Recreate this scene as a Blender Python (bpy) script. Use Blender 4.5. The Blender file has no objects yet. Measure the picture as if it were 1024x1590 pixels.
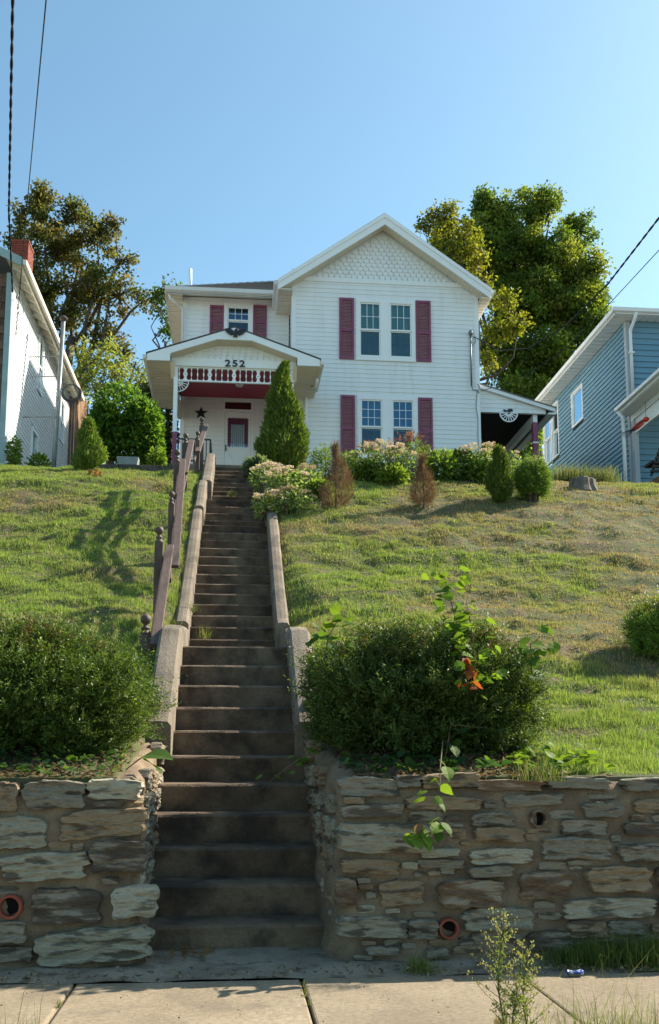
import bpy, math, random
import numpy as np
from mathutils import Vector
random.seed(7); rng = np.random.default_rng(11)
R = math.radians
sc = bpy.context.scene
COL = sc.collection

# ------------------------------------------------------------------ camera
F, PX, HY, HC = 1546.0, 512.0, 1175.0, 1.15        # photo pixels (1024 x 1590), horizon row, eye height
YAW, TH = R(5.4), R(8.0)
PY = HY - F*math.tan(TH)
fw = np.array([math.sin(YAW)*math.cos(TH), math.cos(YAW)*math.cos(TH), math.sin(TH)])
rt = np.array([math.cos(YAW), -math.sin(YAW), 0.0]); upv = np.cross(rt, fw)
def at(px, py, Y):
    d = fw + rt*(px-PX)/F - upv*(py-PY)/F
    s = Y/d[1]
    return Vector((d[0]*s, Y, d[2]*s+HC))
cam = bpy.data.cameras.new('camera'); camo = bpy.data.objects.new('camera', cam); COL.objects.link(camo)
camo.location = (0, 0, HC); camo.rotation_euler = (R(90)+TH, 0, -YAW)
cam.sensor_fit = 'VERTICAL'; cam.sensor_height = 36.0; cam.sensor_width = 36.0
cam.lens = 36.0*F/1590.0; cam.shift_y = (PY-795.0)/1590.0
cam.clip_start = 0.05; cam.clip_end = 3000
sc.camera = camo
sc.render.resolution_x, sc.render.resolution_y = 659, 1024

# ------------------------------------------------------------------ light
SUN = Vector((1.12, 0.48, 0.97)).normalized()
el = math.asin(SUN.z); az = math.atan2(SUN.x, SUN.y)
w = bpy.data.worlds.new('World'); sc.world = w; w.use_nodes = True
nt = w.node_tree; bg = nt.nodes['Background']
sky = nt.nodes.new('ShaderNodeTexSky'); sky.sky_type = 'NISHITA'; sky.sun_disc = False
sky.sun_elevation = el; sky.sun_rotation = az; sky.air_density = 1.0; sky.dust_density = 1.0; sky.ozone_density = 6.0; sky.altitude = 100
wb = nt.nodes.new('ShaderNodeMix'); wb.data_type = 'RGBA'; wb.blend_type = 'MULTIPLY'; wb.inputs[0].default_value = 1.0
wb.inputs[7].default_value = (1.0, 1.05, 0.81, 1)                # the photograph's white balance
nt.links.new(sky.outputs[0], wb.inputs[6]); nt.links.new(wb.outputs[2], bg.inputs[0]); bg.inputs[1].default_value = 0.12
sl = bpy.data.lights.new('sun', 'SUN'); sl.energy = 4.8; sl.angle = R(0.53); sl.color = (1.0, 0.91, 0.77)
so = bpy.data.objects.new('sun', sl); COL.objects.link(so); so.location = (30, 30, 40)
so.rotation_euler = (-SUN).to_track_quat('-Z', 'Y').to_euler()
sc.view_settings.view_transform = 'Standard'; sc.view_settings.look = 'None'
sc.view_settings.exposure = 1.25; sc.view_settings.gamma = 1.0
sc.cycles.max_bounces = 8; sc.cycles.transparent_max_bounces = 16

# ------------------------------------------------------------------ materials
def srgb(r, g, b):
    f = lambda c: (c/255.0/12.92) if c/255.0 <= 0.04045 else ((c/255.0+0.055)/1.055)**2.4
    return (f(r), f(g), f(b))
MATS = {}
def pm(name, c1, c2=None, scale=4.0, rough=0.7, bump=0.0, bscale=30.0, stretch=(1, 1, 1), rand=0.0, stain=None,
       metal=0.0, spec=0.4, detail=6.0, lo=0.35, hi=0.65, attr=None, fine=0.0):
    """procedural surface: two colours mixed by noise, optional stain, optional bump, optional per-object variation"""
    m = bpy.data.materials.new(name); m.use_nodes = True; MATS[name] = m
    n = m.node_tree.nodes; l = m.node_tree.links; b = n['Principled BSDF']
    b.inputs['Roughness'].default_value = rough; b.inputs['Metallic'].default_value = metal
    b.inputs['Specular IOR Level'].default_value = spec
    geo = n.new('ShaderNodeNewGeometry'); mp = n.new('ShaderNodeMapping'); mp.inputs['Scale'].default_value = stretch
    l.new(geo.outputs['Position'], mp.inputs['Vector'])
    def noise(s, d=detail, rg=0.6):
        t = n.new('ShaderNodeTexNoise'); t.inputs['Scale'].default_value = s; t.inputs['Detail'].default_value = d
        t.inputs['Roughness'].default_value = rg
        l.new(mp.outputs[0], t.inputs['Vector']); return t
    def mix(fac, a, bb, mode='MIX'):
        x = n.new('ShaderNodeMix'); x.data_type = 'RGBA'; x.blend_type = mode
        for sock, val in ((x.inputs[0], fac), (x.inputs[6], a), (x.inputs[7], bb)):
            if hasattr(val, 'is_output'): l.new(val, sock)
            elif isinstance(val, tuple): sock.default_value = (*val[:3], 1)
            else: sock.default_value = val
        return x.outputs[2]
    def ramp(src, a, bb):
        r = n.new('ShaderNodeMapRange'); r.inputs[1].default_value = a; r.inputs[2].default_value = bb
        l.new(src, r.inputs[0]); return r.outputs[0]
    col = c1
    if c2 is not None:
        col = mix(ramp(noise(scale).outputs[0], lo, hi), c1, c2)
    if attr:
        a = n.new('ShaderNodeAttribute'); a.attribute_name = attr
        col = mix(1.0, col, a.outputs['Color'], 'MULTIPLY') if c2 is not None else a.outputs['Color']
    if fine:
        col = mix(fine, col, mix(ramp(noise(scale*22, 3).outputs[0], 0.3, 0.7), (0.45, 0.45, 0.45), (1.3, 1.3, 1.3)), 'MULTIPLY')
    if stain:
        sc_, s_s, s_lo, s_hi = stain
        col = mix(ramp(noise(s_s, 5).outputs[0], s_lo, s_hi), col, sc_)
    if rand:
        oi = n.new('ShaderNodeObjectInfo'); mr = n.new('ShaderNodeMapRange')
        mr.inputs[3].default_value = 1-rand; mr.inputs[4].default_value = 1+rand
        l.new(oi.outputs['Random'], mr.inputs[0])
        cb = n.new('ShaderNodeCombineColor')
        for i in range(3): l.new(mr.outputs[0], cb.inputs[i])
        col = mix(1.0, col, cb.outputs[0], 'MULTIPLY')
    if isinstance(col, tuple): b.inputs['Base Color'].default_value = (*col[:3], 1)
    else: l.new(col, b.inputs['Base Color'])
    if bump:
        bp = n.new('ShaderNodeBump'); bp.inputs['Strength'].default_value = bump; bp.inputs['Distance'].default_value = 0.02
        l.new(noise(bscale, 8, 0.65).outputs[0], bp.inputs['Height']); l.new(bp.outputs[0], b.inputs['Normal'])
    return m

def leafmat(name, trans=0.45, rough=0.5, gloss=0.12, tr=(1.25, 1.2, 0.55)):
    """leaf colour from the leaf's own tint, light passes through it"""
    m = bpy.data.materials.new(name); m.use_nodes = True; MATS[name] = m
    n = m.node_tree.nodes; l = m.node_tree.links; b = n['Principled BSDF']; out = n['Material Output']
    a = n.new('ShaderNodeAttribute'); a.attribute_name = 'Col'
    b.inputs['Roughness'].default_value = rough; b.inputs['Specular IOR Level'].default_value = gloss*2
    l.new(a.outputs['Color'], b.inputs['Base Color'])
    t = n.new('ShaderNodeBsdfTranslucent')
    mu = n.new('ShaderNodeMix'); mu.data_type = 'RGBA'; mu.blend_type = 'MULTIPLY'; mu.inputs[0].default_value = 1
    l.new(a.outputs['Color'], mu.inputs[6]); mu.inputs[7].default_value = (*tr, 1)
    l.new(mu.outputs[2], t.inputs[0])
    x = n.new('ShaderNodeMixShader'); x.inputs[0].default_value = trans
    l.new(b.outputs[0], x.inputs[1]); l.new(t.outputs[0], x.inputs[2]); l.new(x.outputs[0], out.inputs[0])
    return m

def glassmat(name, tint=(0.9, 0.95, 1.0), base=0.16, gl=(.55, .72, .82)):
    m = bpy.data.materials.new(name); m.use_nodes = True; MATS[name] = m
    n = m.node_tree.nodes; l = m.node_tree.links; out = n['Material Output']; n.remove(n['Principled BSDF'])
    tr = n.new('ShaderNodeBsdfTransparent'); tr.inputs[0].default_value = (*tint, 1)
    g = n.new('ShaderNodeBsdfGlossy'); g.inputs['Roughness'].default_value = 0.02
    g.inputs[0].default_value = (*gl, 1)
    lw = n.new('ShaderNodeFresnel'); lw.inputs[0].default_value = 1.5
    ad = n.new('ShaderNodeMath'); ad.operation = 'ADD'; ad.use_clamp = True; ad.inputs[1].default_value = base
    l.new(lw.outputs[0], ad.inputs[0])
    tx = n.new('ShaderNodeTexNoise'); tx.inputs['Scale'].default_value = 1.3
    geo = n.new('ShaderNodeNewGeometry'); l.new(geo.outputs['Position'], tx.inputs['Vector'])
    bp = n.new('ShaderNodeBump'); bp.inputs['Strength'].default_value = 0.08; bp.inputs['Distance'].default_value = 0.1
    l.new(tx.outputs[0], bp.inputs['Height']); l.new(bp.outputs[0], g.inputs['Normal'])
    x = n.new('ShaderNodeMixShader'); l.new(ad.outputs[0], x.inputs[0]); l.new(tr.outputs[0], x.inputs[1]); l.new(g.outputs[0], x.inputs[2])
    l.new(x.outputs[0], out.inputs[0]); return m

pm('siding', (.80, .81, .80), (.85, .86, .85), 1.6, .5, .12, 60, (1.6, 1.6, .22), stain=((.70, .70, .65), 2.6, .54, .85))
pm('white_trim', (.84, .85, .84), (.87, .88, .87), 3, .42, .05, 30)
pm('soffit', (.74, .66, .52), (.80, .72, .58), 2, .55)
pm('gutter', (.66, .67, .64), (.74, .75, .72), 2, .45)
pm('burgundy', (.225, .055, .105), (.275, .075, .135), 5, .5, .1, 40)
pm('burgundy_dark', (.38, .03, .065), (.46, .045, .085), 4, .55)
pm('burgundy_deep', (.055, .010, .014), (.075, .014, .018), 5, .3)
pm('shingle_dark', (.05, .048, .045), (.12, .11, .10), 18, .9, .5, 90)
pm('shingle_grey', (.13, .12, .115), (.20, .185, .17), 14, .9, .5, 90)
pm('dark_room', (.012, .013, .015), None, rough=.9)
pm('curtain', (.24, .42, .40), (.32, .52, .49), 6, .9, .3, 12, (8, 1, .4))
pm('blind', (.10, .15, .14), (.14, .19, .175), 3, .8)
pm('lace', (.55, .64, .68), (.66, .72, .74), 14, .9)
pm('black_iron', (.012, .012, .013), None, rough=.45, spec=.5)
pm('concrete', (.140, .110, .078), (.245, .195, .142), 2.2, .92, .55, 45, stain=((.085, .072, .058), 3.4, .52, .72), fine=.35)
pm('concrete_step', (.100, .066, .041), (.20, .142, .092), 2.6, .93, .6, 50, stain=((.048, .034, .025), 4.2, .45, .66), fine=.35, rand=.10)
pm('sidewalk', (.215, .168, .108), (.29, .232, .155), 1.7, .9, .35, 120, stain=((.15, .12, .085), 3.2, .52, .75), fine=.5, rand=.05)
pm('apron', (.20, .165, .12), (.33, .275, .20), 3.5, .95, .8, 40, stain=((.11, .08, .05), 6, .52, .66), fine=.45)
pm('asphalt', (.15, .145, .135), (.20, .19, .175), 8, .9, .5, 120)
pm('kerb', (.24, .22, .19), (.32, .29, .25), 4, .9, .4, 60)
pm('mortar', (.175, .124, .077), (.30, .22, .14), 5.0, .95, 1.0, 40, stain=((.15, .105, .068), 3.4, .46, .68), fine=.4)
for nm, a, b_, st in (('stone_blue', (0.260, 0.232, 0.166), (0.454, 0.407, 0.291), (0.109, 0.090, 0.064)), ('stone_grey', (0.185, 0.155, 0.110), (0.353, 0.306, 0.223), (0.076, 0.059, 0.041)),
                  ('stone_tan', (0.252, 0.175, 0.098), (0.395, 0.293, 0.181), (0.118, 0.081, 0.050)), ('stone_brown', (0.126, 0.077, 0.044), (0.252, 0.163, 0.095), (0.302, 0.244, 0.166)),
                  ('stone_dark', (0.080, 0.059, 0.041), (0.168, 0.130, 0.091), (0.286, 0.244, 0.181)), ('stone_pale', (0.353, 0.310, 0.227), (0.521, 0.464, 0.340), (0.160, 0.134, 0.095))):
    pm(nm, a, b_, 9, .9, 1.0, 34, (.5, .5, 2.4), rand=.14, stain=(st, 9, .50, .60), fine=.4)
pm('clay', (.20, .045, .025), (.28, .07, .038), 20, .8, .3, 60)
pm('pipe_dark', (.006, .005, .004), None, rough=1)
pm('rail_wood', (.078, .047, .035), (.125, .080, .062), 8, .62, .3, 30, (4, 1, 1), fine=.3)
pm('fence_wood', (.20, .105, .045), (.30, .17, .08), 6, .8, .4, 25, (3, 3, .3), rand=.15)
pm('brown_shingle', (.10, .058, .040), (.17, .10, .070), 9, .85, .5, 30, (3, 3, .6), rand=.25)
pm('left_siding', (.74, .75, .74), (.80, .80, .79), 1.5, .6, .1, 50)
pm('teal_trim', (.26, .36, .36), (.34, .44, .43), 3, .6)
pm('brick', (.17, .040, .024), (.26, .070, .04), 9, .9, .5, 50, rand=.0)
pm('galvanised', (.13, .16, .17), (.20, .23, .24), 6, .45, metal=.5)
pm('blue_siding', (.15, .29, .38), (.18, .33, .42), 1.3, .6, .1, 50, (.3, .3, 1))
pm('blue_trim', (.40, .44, .47), (.47, .50, .52), 3, .55)
pm('block', (.060, .050, .040), (.12, .10, .08), 7, .95, .6, 40, rand=.2)
pm('soil', (.085, .060, .036), (.16, .115, .066), 5, .95, .7, 40)
pm('lawn', (.095, .082, .036), (.165, .110, .064), 3.4, .95, 1.0, 26, stain=((.075, .090, .025), 5.0, .40, .54), lo=.42, hi=.58, fine=.5)
pm('bark', (.055, .040, .030), (.12, .09, .065), 9, .9, .8, 30, (2, 2, .5))
pm('twig', (.10, .065, .040), (.16, .11, .07), 9, .9)
pm('stump', (.10, .082, .065), (.20, .165, .13), 10, .95, 1.0, 30, (1, 1, .5))
pm('planter', (.20, .23, .24), (.28, .31, .31), 8, .8, .3, 40)
pm('wire', (.012, .012, .013), None, rough=.6)
pm('grey_wire', (.10, .105, .11), None, rough=.6)
pm('red', (.55, .035, .02), (.62, .06, .03), 8, .4)
pm('can_blue', (.02, .06, .30), (.45, .48, .55), 40, .3, metal=.4, lo=.5, hi=.52)
pm('wicker', (.03, .024, .02), (.06, .045, .035), 20, .7)
pm('ceramic', (.62, .65, .65), None, rough=.3)
leafmat('leaf', .5, .6, .10); leafmat('needle', .35, .5, .12); leafmat('grass', .42, .65, .06, (1.1, 1.12, .7)); leafmat('dry', .25, .8, .03); leafmat('petal', .3, .8, .02)
glassmat('glass', (.75, .85, .85), .03); glassmat('glass_clear', (.96, .98, 1.), .03); glassmat('glass_blue', (.55, .72, .82), .16, (.27, .45, .58))

# ------------------------------------------------------------------ helpers
WP = {}
def wpos(o): return WP.get(o.name, Vector((0, 0, 0))) if o else Vector((0, 0, 0))
def tag(o, label=None, cat=None, group=None, kind=None):
    if label: o['label'] = label
    if cat: o['category'] = cat
    if group: o['group'] = group
    if kind: o['kind'] = kind
    return o
def thing(name, loc, label, cat, group=None):
    o = bpy.data.objects.new(name, None); COL.objects.link(o); o.location = loc; WP[o.name] = Vector(loc)
    o.empty_display_size = .2
    return tag(o, label, cat, group)
def place(name, me, parent, world):
    o = bpy.data.objects.new(name, me); COL.objects.link(o)
    o.parent = parent; o.location = Vector(world)-wpos(parent); WP[o.name] = Vector(world); return o
class MB:
    def __init__(s): s.v = []; s.f = []
    def poly(s, pts):
        n = len(s.v); s.v += [tuple(p) for p in pts]; s.f.append(tuple(range(n, n+len(pts)))); return s
    def hexa(s, p):                              # 8 corners: bottom ring, top ring
        n = len(s.v); s.v += [tuple(q) for q in p]
        s.f += [tuple(n+i for i in q) for q in ((3, 2, 1, 0), (4, 5, 6, 7), (0, 1, 5, 4), (1, 2, 6, 5), (2, 3, 7, 6), (3, 0, 4, 7))]; return s
    def box(s, x0, x1, y0, y1, z0, z1):
        return s.hexa([(x0, y0, z0), (x1, y0, z0), (x1, y1, z0), (x0, y1, z0), (x0, y0, z1), (x1, y0, z1), (x1, y1, z1), (x0, y1, z1)])
    def lbox(s, fr, u0, u1, n0, n1, z0, z1):     # box in a wall frame (origin, u along wall, n outward)
        o, u, n = fr
        if u0 > u1: u0, u1 = u1, u0
        P = lambda a, b, c: o+u*a+n*b+Vector((0, 0, c))
        return s.hexa([P(u0, n1, z0), P(u1, n1, z0), P(u1, n0, z0), P(u0, n0, z0), P(u0, n1, z1), P(u1, n1, z1), P(u1, n0, z1), P(u0, n0, z1)])
    def prism(s, pts, vec):
        pts = [Vector(p) for p in pts]; vec = Vector(vec); n = len(s.v); k = len(pts)
        s.v += [tuple(p) for p in pts]+[tuple(p+vec) for p in pts]
        s.f.append(tuple(range(n+k-1, n-1, -1))); s.f.append(tuple(range(n+k, n+2*k)))
        for i in range(k): s.f.append((n+i, n+(i+1) % k, n+k+(i+1) % k, n+k+i))
        return s
    def bar(s, a, b, w, h, up=(0, 0, 1)):        # rectangular bar from a to b
        a = Vector(a); b = Vector(b); d = (b-a).normalized(); u = Vector(up); sd = d.cross(u).normalized(); u = sd.cross(d)
        q = [sd*(-w/2)-u*(h/2), sd*(w/2)-u*(h/2), sd*(w/2)+u*(h/2), sd*(-w/2)+u*(h/2)]
        return s.prism([a+x for x in q], b-a)
    def tube(s, pts, r, n=8, cap=True):
        pts = [Vector(p) for p in pts]; m = len(pts); rr = r if isinstance(r, (list, tuple)) else [r]*m
        base = len(s.v); prev = None
        for i, p in enumerate(pts):
            d = (pts[min(i+1, m-1)]-pts[max(i-1, 0)]).normalized()
            if prev is None:
                t = Vector((0, 0, 1)) if abs(d.z) < .9 else Vector((1, 0, 0)); a = d.cross(t).normalized()
            else: a = (prev-d*prev.dot(d)).normalized()
            prev = a; b = d.cross(a)
            for k in range(n):
                an = 2*math.pi*k/n; s.v.append(tuple(p+(a*math.cos(an)+b*math.sin(an))*rr[i]))
        for i in range(m-1):
            for k in range(n):
                s.f.append((base+i*n+k, base+i*n+(k+1) % n, base+(i+1)*n+(k+1) % n, base+(i+1)*n+k))
        if cap:
            s.f.append(tuple(base+k for k in range(n-1, -1, -1))); s.f.append(tuple(base+(m-1)*n+k for k in range(n)))
        return s
    def lathe(s, prof, c, n=12):
        return s.tube([(c[0], c[1], c[2]+z) for r, z in prof], [r for r, z in prof], n)
    def build(s, name, mat, parent=None, smooth=False, origin=None, bevel=0, kind=None):
        V = np.array(s.v, float); lo, hi = V.min(0), V.max(0)
        c = Vector(origin) if origin is not None else Vector(((lo[0]+hi[0])/2, (lo[1]+hi[1])/2, lo[2] if parent is None else (lo[2]+hi[2])/2))
        me = bpy.data.meshes.new(name); me.from_pydata((V-np.array(c)).tolist(), [], s.f)
        me.materials.append(MATS[mat]); 
        if smooth: me.shade_smooth()
        o = place(name, me, parent, c)
        if bevel:
            b = o.modifiers.new('bevel', 'BEVEL'); b.width = bevel; b.segments = 2; b.limit_method = 'ANGLE'
        if kind: o['kind'] = kind
        return o
def npmesh(name, V, faces, mat, parent=None, cols=None, origin=None, kind=None, smooth=False):
    """fast mesh from numpy: V (n,3), faces (m,k) all the same size"""
    V = np.asarray(V, np.float32); faces = np.asarray(faces, np.int32); k = faces.shape[1]
    if origin is None:
        lo, hi = V.min(0), V.max(0); origin = ((lo[0]+hi[0])/2, (lo[1]+hi[1])/2, lo[2])
    V = V-np.array(origin, np.float32)
    me = bpy.data.meshes.new(name); me.vertices.add(len(V)); me.vertices.foreach_set('co', V.ravel())
    me.loops.add(faces.size); me.loops.foreach_set('vertex_index', faces.ravel())
    me.polygons.add(len(faces)); me.polygons.foreach_set('loop_start', np.arange(0, faces.size, k, dtype=np.int32))
    me.update(calc_edges=True)
    if cols is not None:
        ca = me.color_attributes.new('Col', 'FLOAT_COLOR', 'POINT')
        c4 = np.ones((len(V), 4), np.float32); c4[:, :3] = cols; ca.data.foreach_set('color', c4.ravel())
    me.materials.append(MATS[mat])
    if smooth: me.shade_smooth()
    o = place(name, me, parent, origin)
    if kind: o['kind'] = kind
    return o
def unit(a): return a/np.maximum(np.linalg.norm(a, axis=-1, keepdims=True), 1e-9)
def rdir(n): return unit(rng.normal(size=(n, 3)))
def leaf_geo(P, D, L, W, fold=.18):
    """diamond leaves: base at P, pointing along D; L, W arrays"""
    n = len(P); L = np.broadcast_to(np.asarray(L, float), (n,))[:, None]; W = np.broadcast_to(np.asarray(W, float), (n,))[:, None]
    S = unit(np.cross(D, rdir(n))); N = np.cross(S, D)
    a = P; t = P+D*L-N*L*fold; m = P+D*L*.45
    V = np.stack([a, m+S*W*.5+N*L*fold*.5, t, m-S*W*.5+N*L*fold*.5], 1).reshape(-1, 3)
    Fc = np.arange(n*4).reshape(n, 4)
    return V, Fc
def tint(n, pal, wts=None, jit=.18):
    pal = np.array(pal); i = rng.choice(len(pal), n, p=wts); return pal[i]*(1+rng.uniform(-jit, jit, (n, 1)))
def leafcloud(name, P, D, L, W, cols, mat, parent=None, kind=None, fold=.18, origin=None):
    V, Fc = leaf_geo(P, D, L, W, fold); return npmesh(name, V, Fc, mat, parent, np.repeat(cols, 4, 0), origin, kind)
_lat = rng.random((64, 64))
def vnoise(x, y):
    x = np.asarray(x, float); y = np.asarray(y, float)
    xi = np.floor(x).astype(int); yi = np.floor(y).astype(int); fx = x-xi; fy = y-yi
    fx = fx*fx*(3-2*fx); fy = fy*fy*(3-2*fy); g = lambda a, b: _lat[a % 64, b % 64]
    return (g(xi, yi)*(1-fx)+g(xi+1, yi)*fx)*(1-fy)+(g(xi, yi+1)*(1-fx)+g(xi+1, yi+1)*fx)*fy
def fbm(x, y, o=3):
    s = 0; a = .5; t = 0
    for i in range(o): s = s+a*vnoise(x*2**i+17*i, y*2**i+5*i); t += a; a *= .5
    return s/t

# stairs: list of (front edge Y, tread height z, left X, right X) for every tread
XL, XR = -.47, .46
STEPS = [(6.10+.29*k, .17+.197*k, XL, XR) for k in range(11)]
LAND1 = (9.0, 10.93, 2.14, 2.27)
STEPS += [(10.93+.28*k, 2.43+.1725*k, -.51, .42) for k in range(13)]
STEPS += [(14.75+.30*k, 4.68+.185*k, -.49, .41) for k in range(4)]
STEPS += [(16.05+.30*k, 5.41+.158*k, -.42, .36) for k in range(8)]
SY = np.array([5.0]+[s[0] for s in STEPS]+[40]); SZ = np.array([0.0]+[s[1] for s in STEPS]+[6.6])
def nosing(y): return float(np.interp(y, SY, SZ))

CY = np.array([8.0, 9.0, 10.75]+[q[0] for q in STEPS[11:]]+[40]); CZ = np.array([1.5, 2.14, 2.30]+[q[1] for q in STEPS[11:]]+[14])
# ------------------------------------------------------------------ terrain shape
GY = np.array([5.0, 5.85, 7, 8, 9, 10, 11, 12, 13, 14, 15, 16, 17, 18, 20, 24, 27, 35, 60, 120, 400])
GZ = np.array([.98, 1.0, 1.27, 1.66, 2.10, 2.46, 2.86, 3.36, 3.92, 4.52, 5.10, 5.66, 6.05, 6.34, 6.84, 7.80, 8.2, 9.4, 13.5, 18, 20])
_fy = np.linspace(5, 60, 1200); _fz = np.interp(_fy, GY, GZ)
_k = np.hanning(31); _k /= _k.sum(); _fz2 = np.convolve(np.pad(_fz, 15, mode='edge'), _k, 'valid')
def gz(x, y):
    x = np.asarray(x, float); y = np.asarray(y, float)
    z = np.where(y < 60, np.interp(y, _fy, _fz2), np.interp(y, GY, GZ))
    amp = np.clip((y-6.2)/2, 0, 1)*np.clip((19-y)/4, 0, 1)
    cap = np.interp(y, CY, CZ)+.16+np.maximum(0, np.abs(x)-.58)*.55
    z = np.where((y > 8.2) & (y < 18.2), np.minimum(z, cap), z)
    return z+amp*np.clip((np.abs(x)-.55)/.5, .15, 1)*((fbm(x*.9+9, y*.9)-.5)*.14+(fbm(x*1.1+40, y*4.6+11, 3)-.5)*.15+(fbm(x*3.1, y*4.1+4)-.5)*.11+(fbm(x*8.1+3, y*9.1+4, 2)-.5)*.045)
def gzf(x, y): return float(gz(np.array([x]), np.array([y]))[0])
def hit(px, py):                                   # where a line of sight meets the hillside
    for Y in np.arange(6.0, 30, .03):
        p = at(px, py, Y)
        if gzf(p.x, Y) >= p.z: return Vector((p.x, Y, gzf(p.x, Y)))
    return Vector((p.x, 24, gzf(p.x, 24)))

# ground sheets
def axis(parts): return np.unique(np.round(np.concatenate(parts), 4))
gx = axis([np.linspace(-400, -40, 13), np.linspace(-40, -8, 33), np.arange(-8, -4, .25), np.arange(-4, 8.5, .09), np.arange(8.5, 12.01, .25), np.array([-.70, -.62, -.56, -.53, .50, .53, .58, .68, .76]), np.linspace(12, 60, 40), np.linspace(60, 400, 12)])
gy = axis([np.array([5.86, 5.9]), np.arange(5.98, 19, .09), np.arange(19, 45, .6), np.linspace(45, 400, 30)])
GXX, GYY = np.meshgrid(gx, gy); Z = gz(GXX, GYY)
corr = ((GXX > -.545) & (GXX < .515) & (GYY < 18.3)) | ((GXX > -.63) & (GXX < .70) & (GYY < 7.65))
Z = np.where(corr, np.interp(GYY, SY, SZ)-.40, Z); Z = np.where(GYY < 5.87, Z-.6, Z)
nx, ny = len(gx), len(gy); idx = np.arange(nx*ny).reshape(ny, nx)
Fc = np.stack([idx[:-1, :-1], idx[:-1, 1:], idx[1:, 1:], idx[1:, :-1]], -1).reshape(-1, 4)
lawn = npmesh('hillside_lawn', np.stack([GXX, GYY, Z], -1).reshape(-1, 3), Fc, 'lawn', None, None, (0, 0, 0), smooth=True)
lawn['kind'] = 'structure'
MB().box(-400, 400, -400, 2.4, -.5, -.16).build('road', 'asphalt', kind='structure')
kb = MB().box(-60, 60, 2.4, 2.55, -.45, -.02).build('kerb', 'kerb', bevel=.02, kind='structure')
MB().box(-60, 60, 2.55, 4.08, -.4, -.03).build('grass_verge', 'soil', kind='structure')
sw = MB().box(-60, 60, 4.08, 5.44, -.45, -.06).build('sidewalk', 'soil', kind='structure')
sx0 = -.80-1.165*8
for i in range(18):
    a = sx0+1.165*i; m = MB()
    nseg = 14; ring = []
    m.box(a+.006, a+1.165-.006, 4.10, 5.43, -.10, random.uniform(-.006, .006))
    m.build('slab', 'sidewalk', sw, bevel=.012)
# gutter strip of old concrete between pavement and wall
ax = np.linspace(-12, 12, 240); ay = np.linspace(5.44, 6.2, 16); AX, AY = np.meshgrid(ax, ay)
AZ = -.005+(AY-5.44)*.06+(fbm(AX*5, AY*5)-.5)*.035
ai = np.arange(AX.size).reshape(AX.shape)
ap = npmesh('wall_footing_strip', np.stack([AX, AY, AZ], -1).reshape(-1, 3), np.stack([ai[:-1, :-1], ai[:-1, 1:], ai[1:, 1:], ai[1:, :-1]], -1).reshape(-1, 4), 'apron', None, None, (0, 0, 0), smooth=True)
ap['kind'] = 'structure'

# ------------------------------------------------------------------ staircase
def profile_x(m, prof, x0, x1, n, jit, seed):
    """extrude a closed (y,z) profile along X with worn, uneven edges"""
    k = len(prof); base = len(m.v); r = random.Random(seed)
    ph = [r.uniform(0, 50) for _ in range(k)]
    for i in range(n+1):
        x = x0+(x1-x0)*i/n
        for j, (y, z) in enumerate(prof):
            a = jit[j]
            dy = (fbm(np.array([x*6+ph[j]]), np.array([ph[j]]))[0]-.5)*2*a; dz = (fbm(np.array([x*7+ph[j]]), np.array([ph[j]+9]))[0]-.5)*2*a
            m.v.append((x, y+float(dy), z+float(dz)))
    for i in range(n):
        for j in range(k):
            a = base+i*k+j; b = base+i*k+(j+1) % k; m.f.append((a, a+k, b+k, b))
    m.f.append(tuple(base+j for j in range(k))); m.f.append(tuple(base+n*k+j for j in range(k-1, -1, -1)))
    return m
stair = thing('concrete_staircase', (0, 6.1, 0), 'long narrow weathered concrete staircase climbing the lawn from sidewalk to porch', 'staircase')
for i, (y, z, xa, xb) in enumerate(STEPS):
    yb = STEPS[i+1][0]+.04 if i+1 < len(STEPS) else 19.6
    zb = z+.012 if i != 10 else 2.275
    if i == len(STEPS)-1: zb = z+.02
    r = z-(STEPS[i-1][1] if i else .0)
    m = profile_x(MB(), [(y, z-r-.12), (y-.004, z-.06), (y-.010, z-.018), (y+.004, z-.004), (y+.03, z), (yb, zb), (yb, z-r-.12)],
                  xa-(.09 if i < 6 else .03), xb+(.16 if i < 6 else .03), 26, [0, .005, .007, .007, .004, .003, 0], i)
    m.build('step', 'concrete_step', stair)
def cheek(x0, x1, y0, y1, lift, low=.5, over=0):
    ys = np.linspace(y0, y1, max(4, int((y1-y0)/.25))); m = MB(); k = 7; n = len(ys)
    b = len(m.v)
    for y in ys:
        z = max(nosing(y+.14)+lift, gzf(x0 if x0 < 0 else x1, y)+.03 if 9.13 < y < 10.76 else 0); jx = random.uniform(-.005, .005); jz = random.uniform(-.006, .006)
        for (x, zz) in ((x0, z-low), (x0+jx, z-.03+jz), (x0+.025, z+jz), ((x0+x1)/2, z+.006+jz), (x1-.025, z+jz), (x1+jx, z-.03+jz), (x1, z-low)):
            m.v.append((x, y, zz))
    for i in range(n-1):
        for j in range(k):
            a = b+i*k+j; c = b+i*k+(j+1) % k; m.f.append((a, c, c+k, a+k))
    m.f.append(tuple(b+j for j in range(k-1, -1, -1))); m.f.append(tuple(b+(n-1)*k+j for j in range(k)))
    m.build('cheek_wall', 'concrete', stair, smooth=False)
cheek(XL-.20, XL-.005, 7.55, 9.12, .16, .75); cheek(XR+.005, XR+.20, 7.55, 9.12, .16, .75)
cheek(-.66, -.515, 10.75, 14.35, .17); cheek(.425, .575, 10.6, 14.35, .17)
cheek(-.64, -.495, 14.36, 15.85, .22); cheek(.415, .56, 14.36, 15.85, .15)
cheek(-.60, -.425, 15.86, 18.25, .22); cheek(.365, .53, 15.86, 18.25, .19)
cheek(-.62, -.50, 9.14, 10.74, .07, .45); cheek(.465, .58, 9.14, 10.59, .07, .45)

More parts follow.
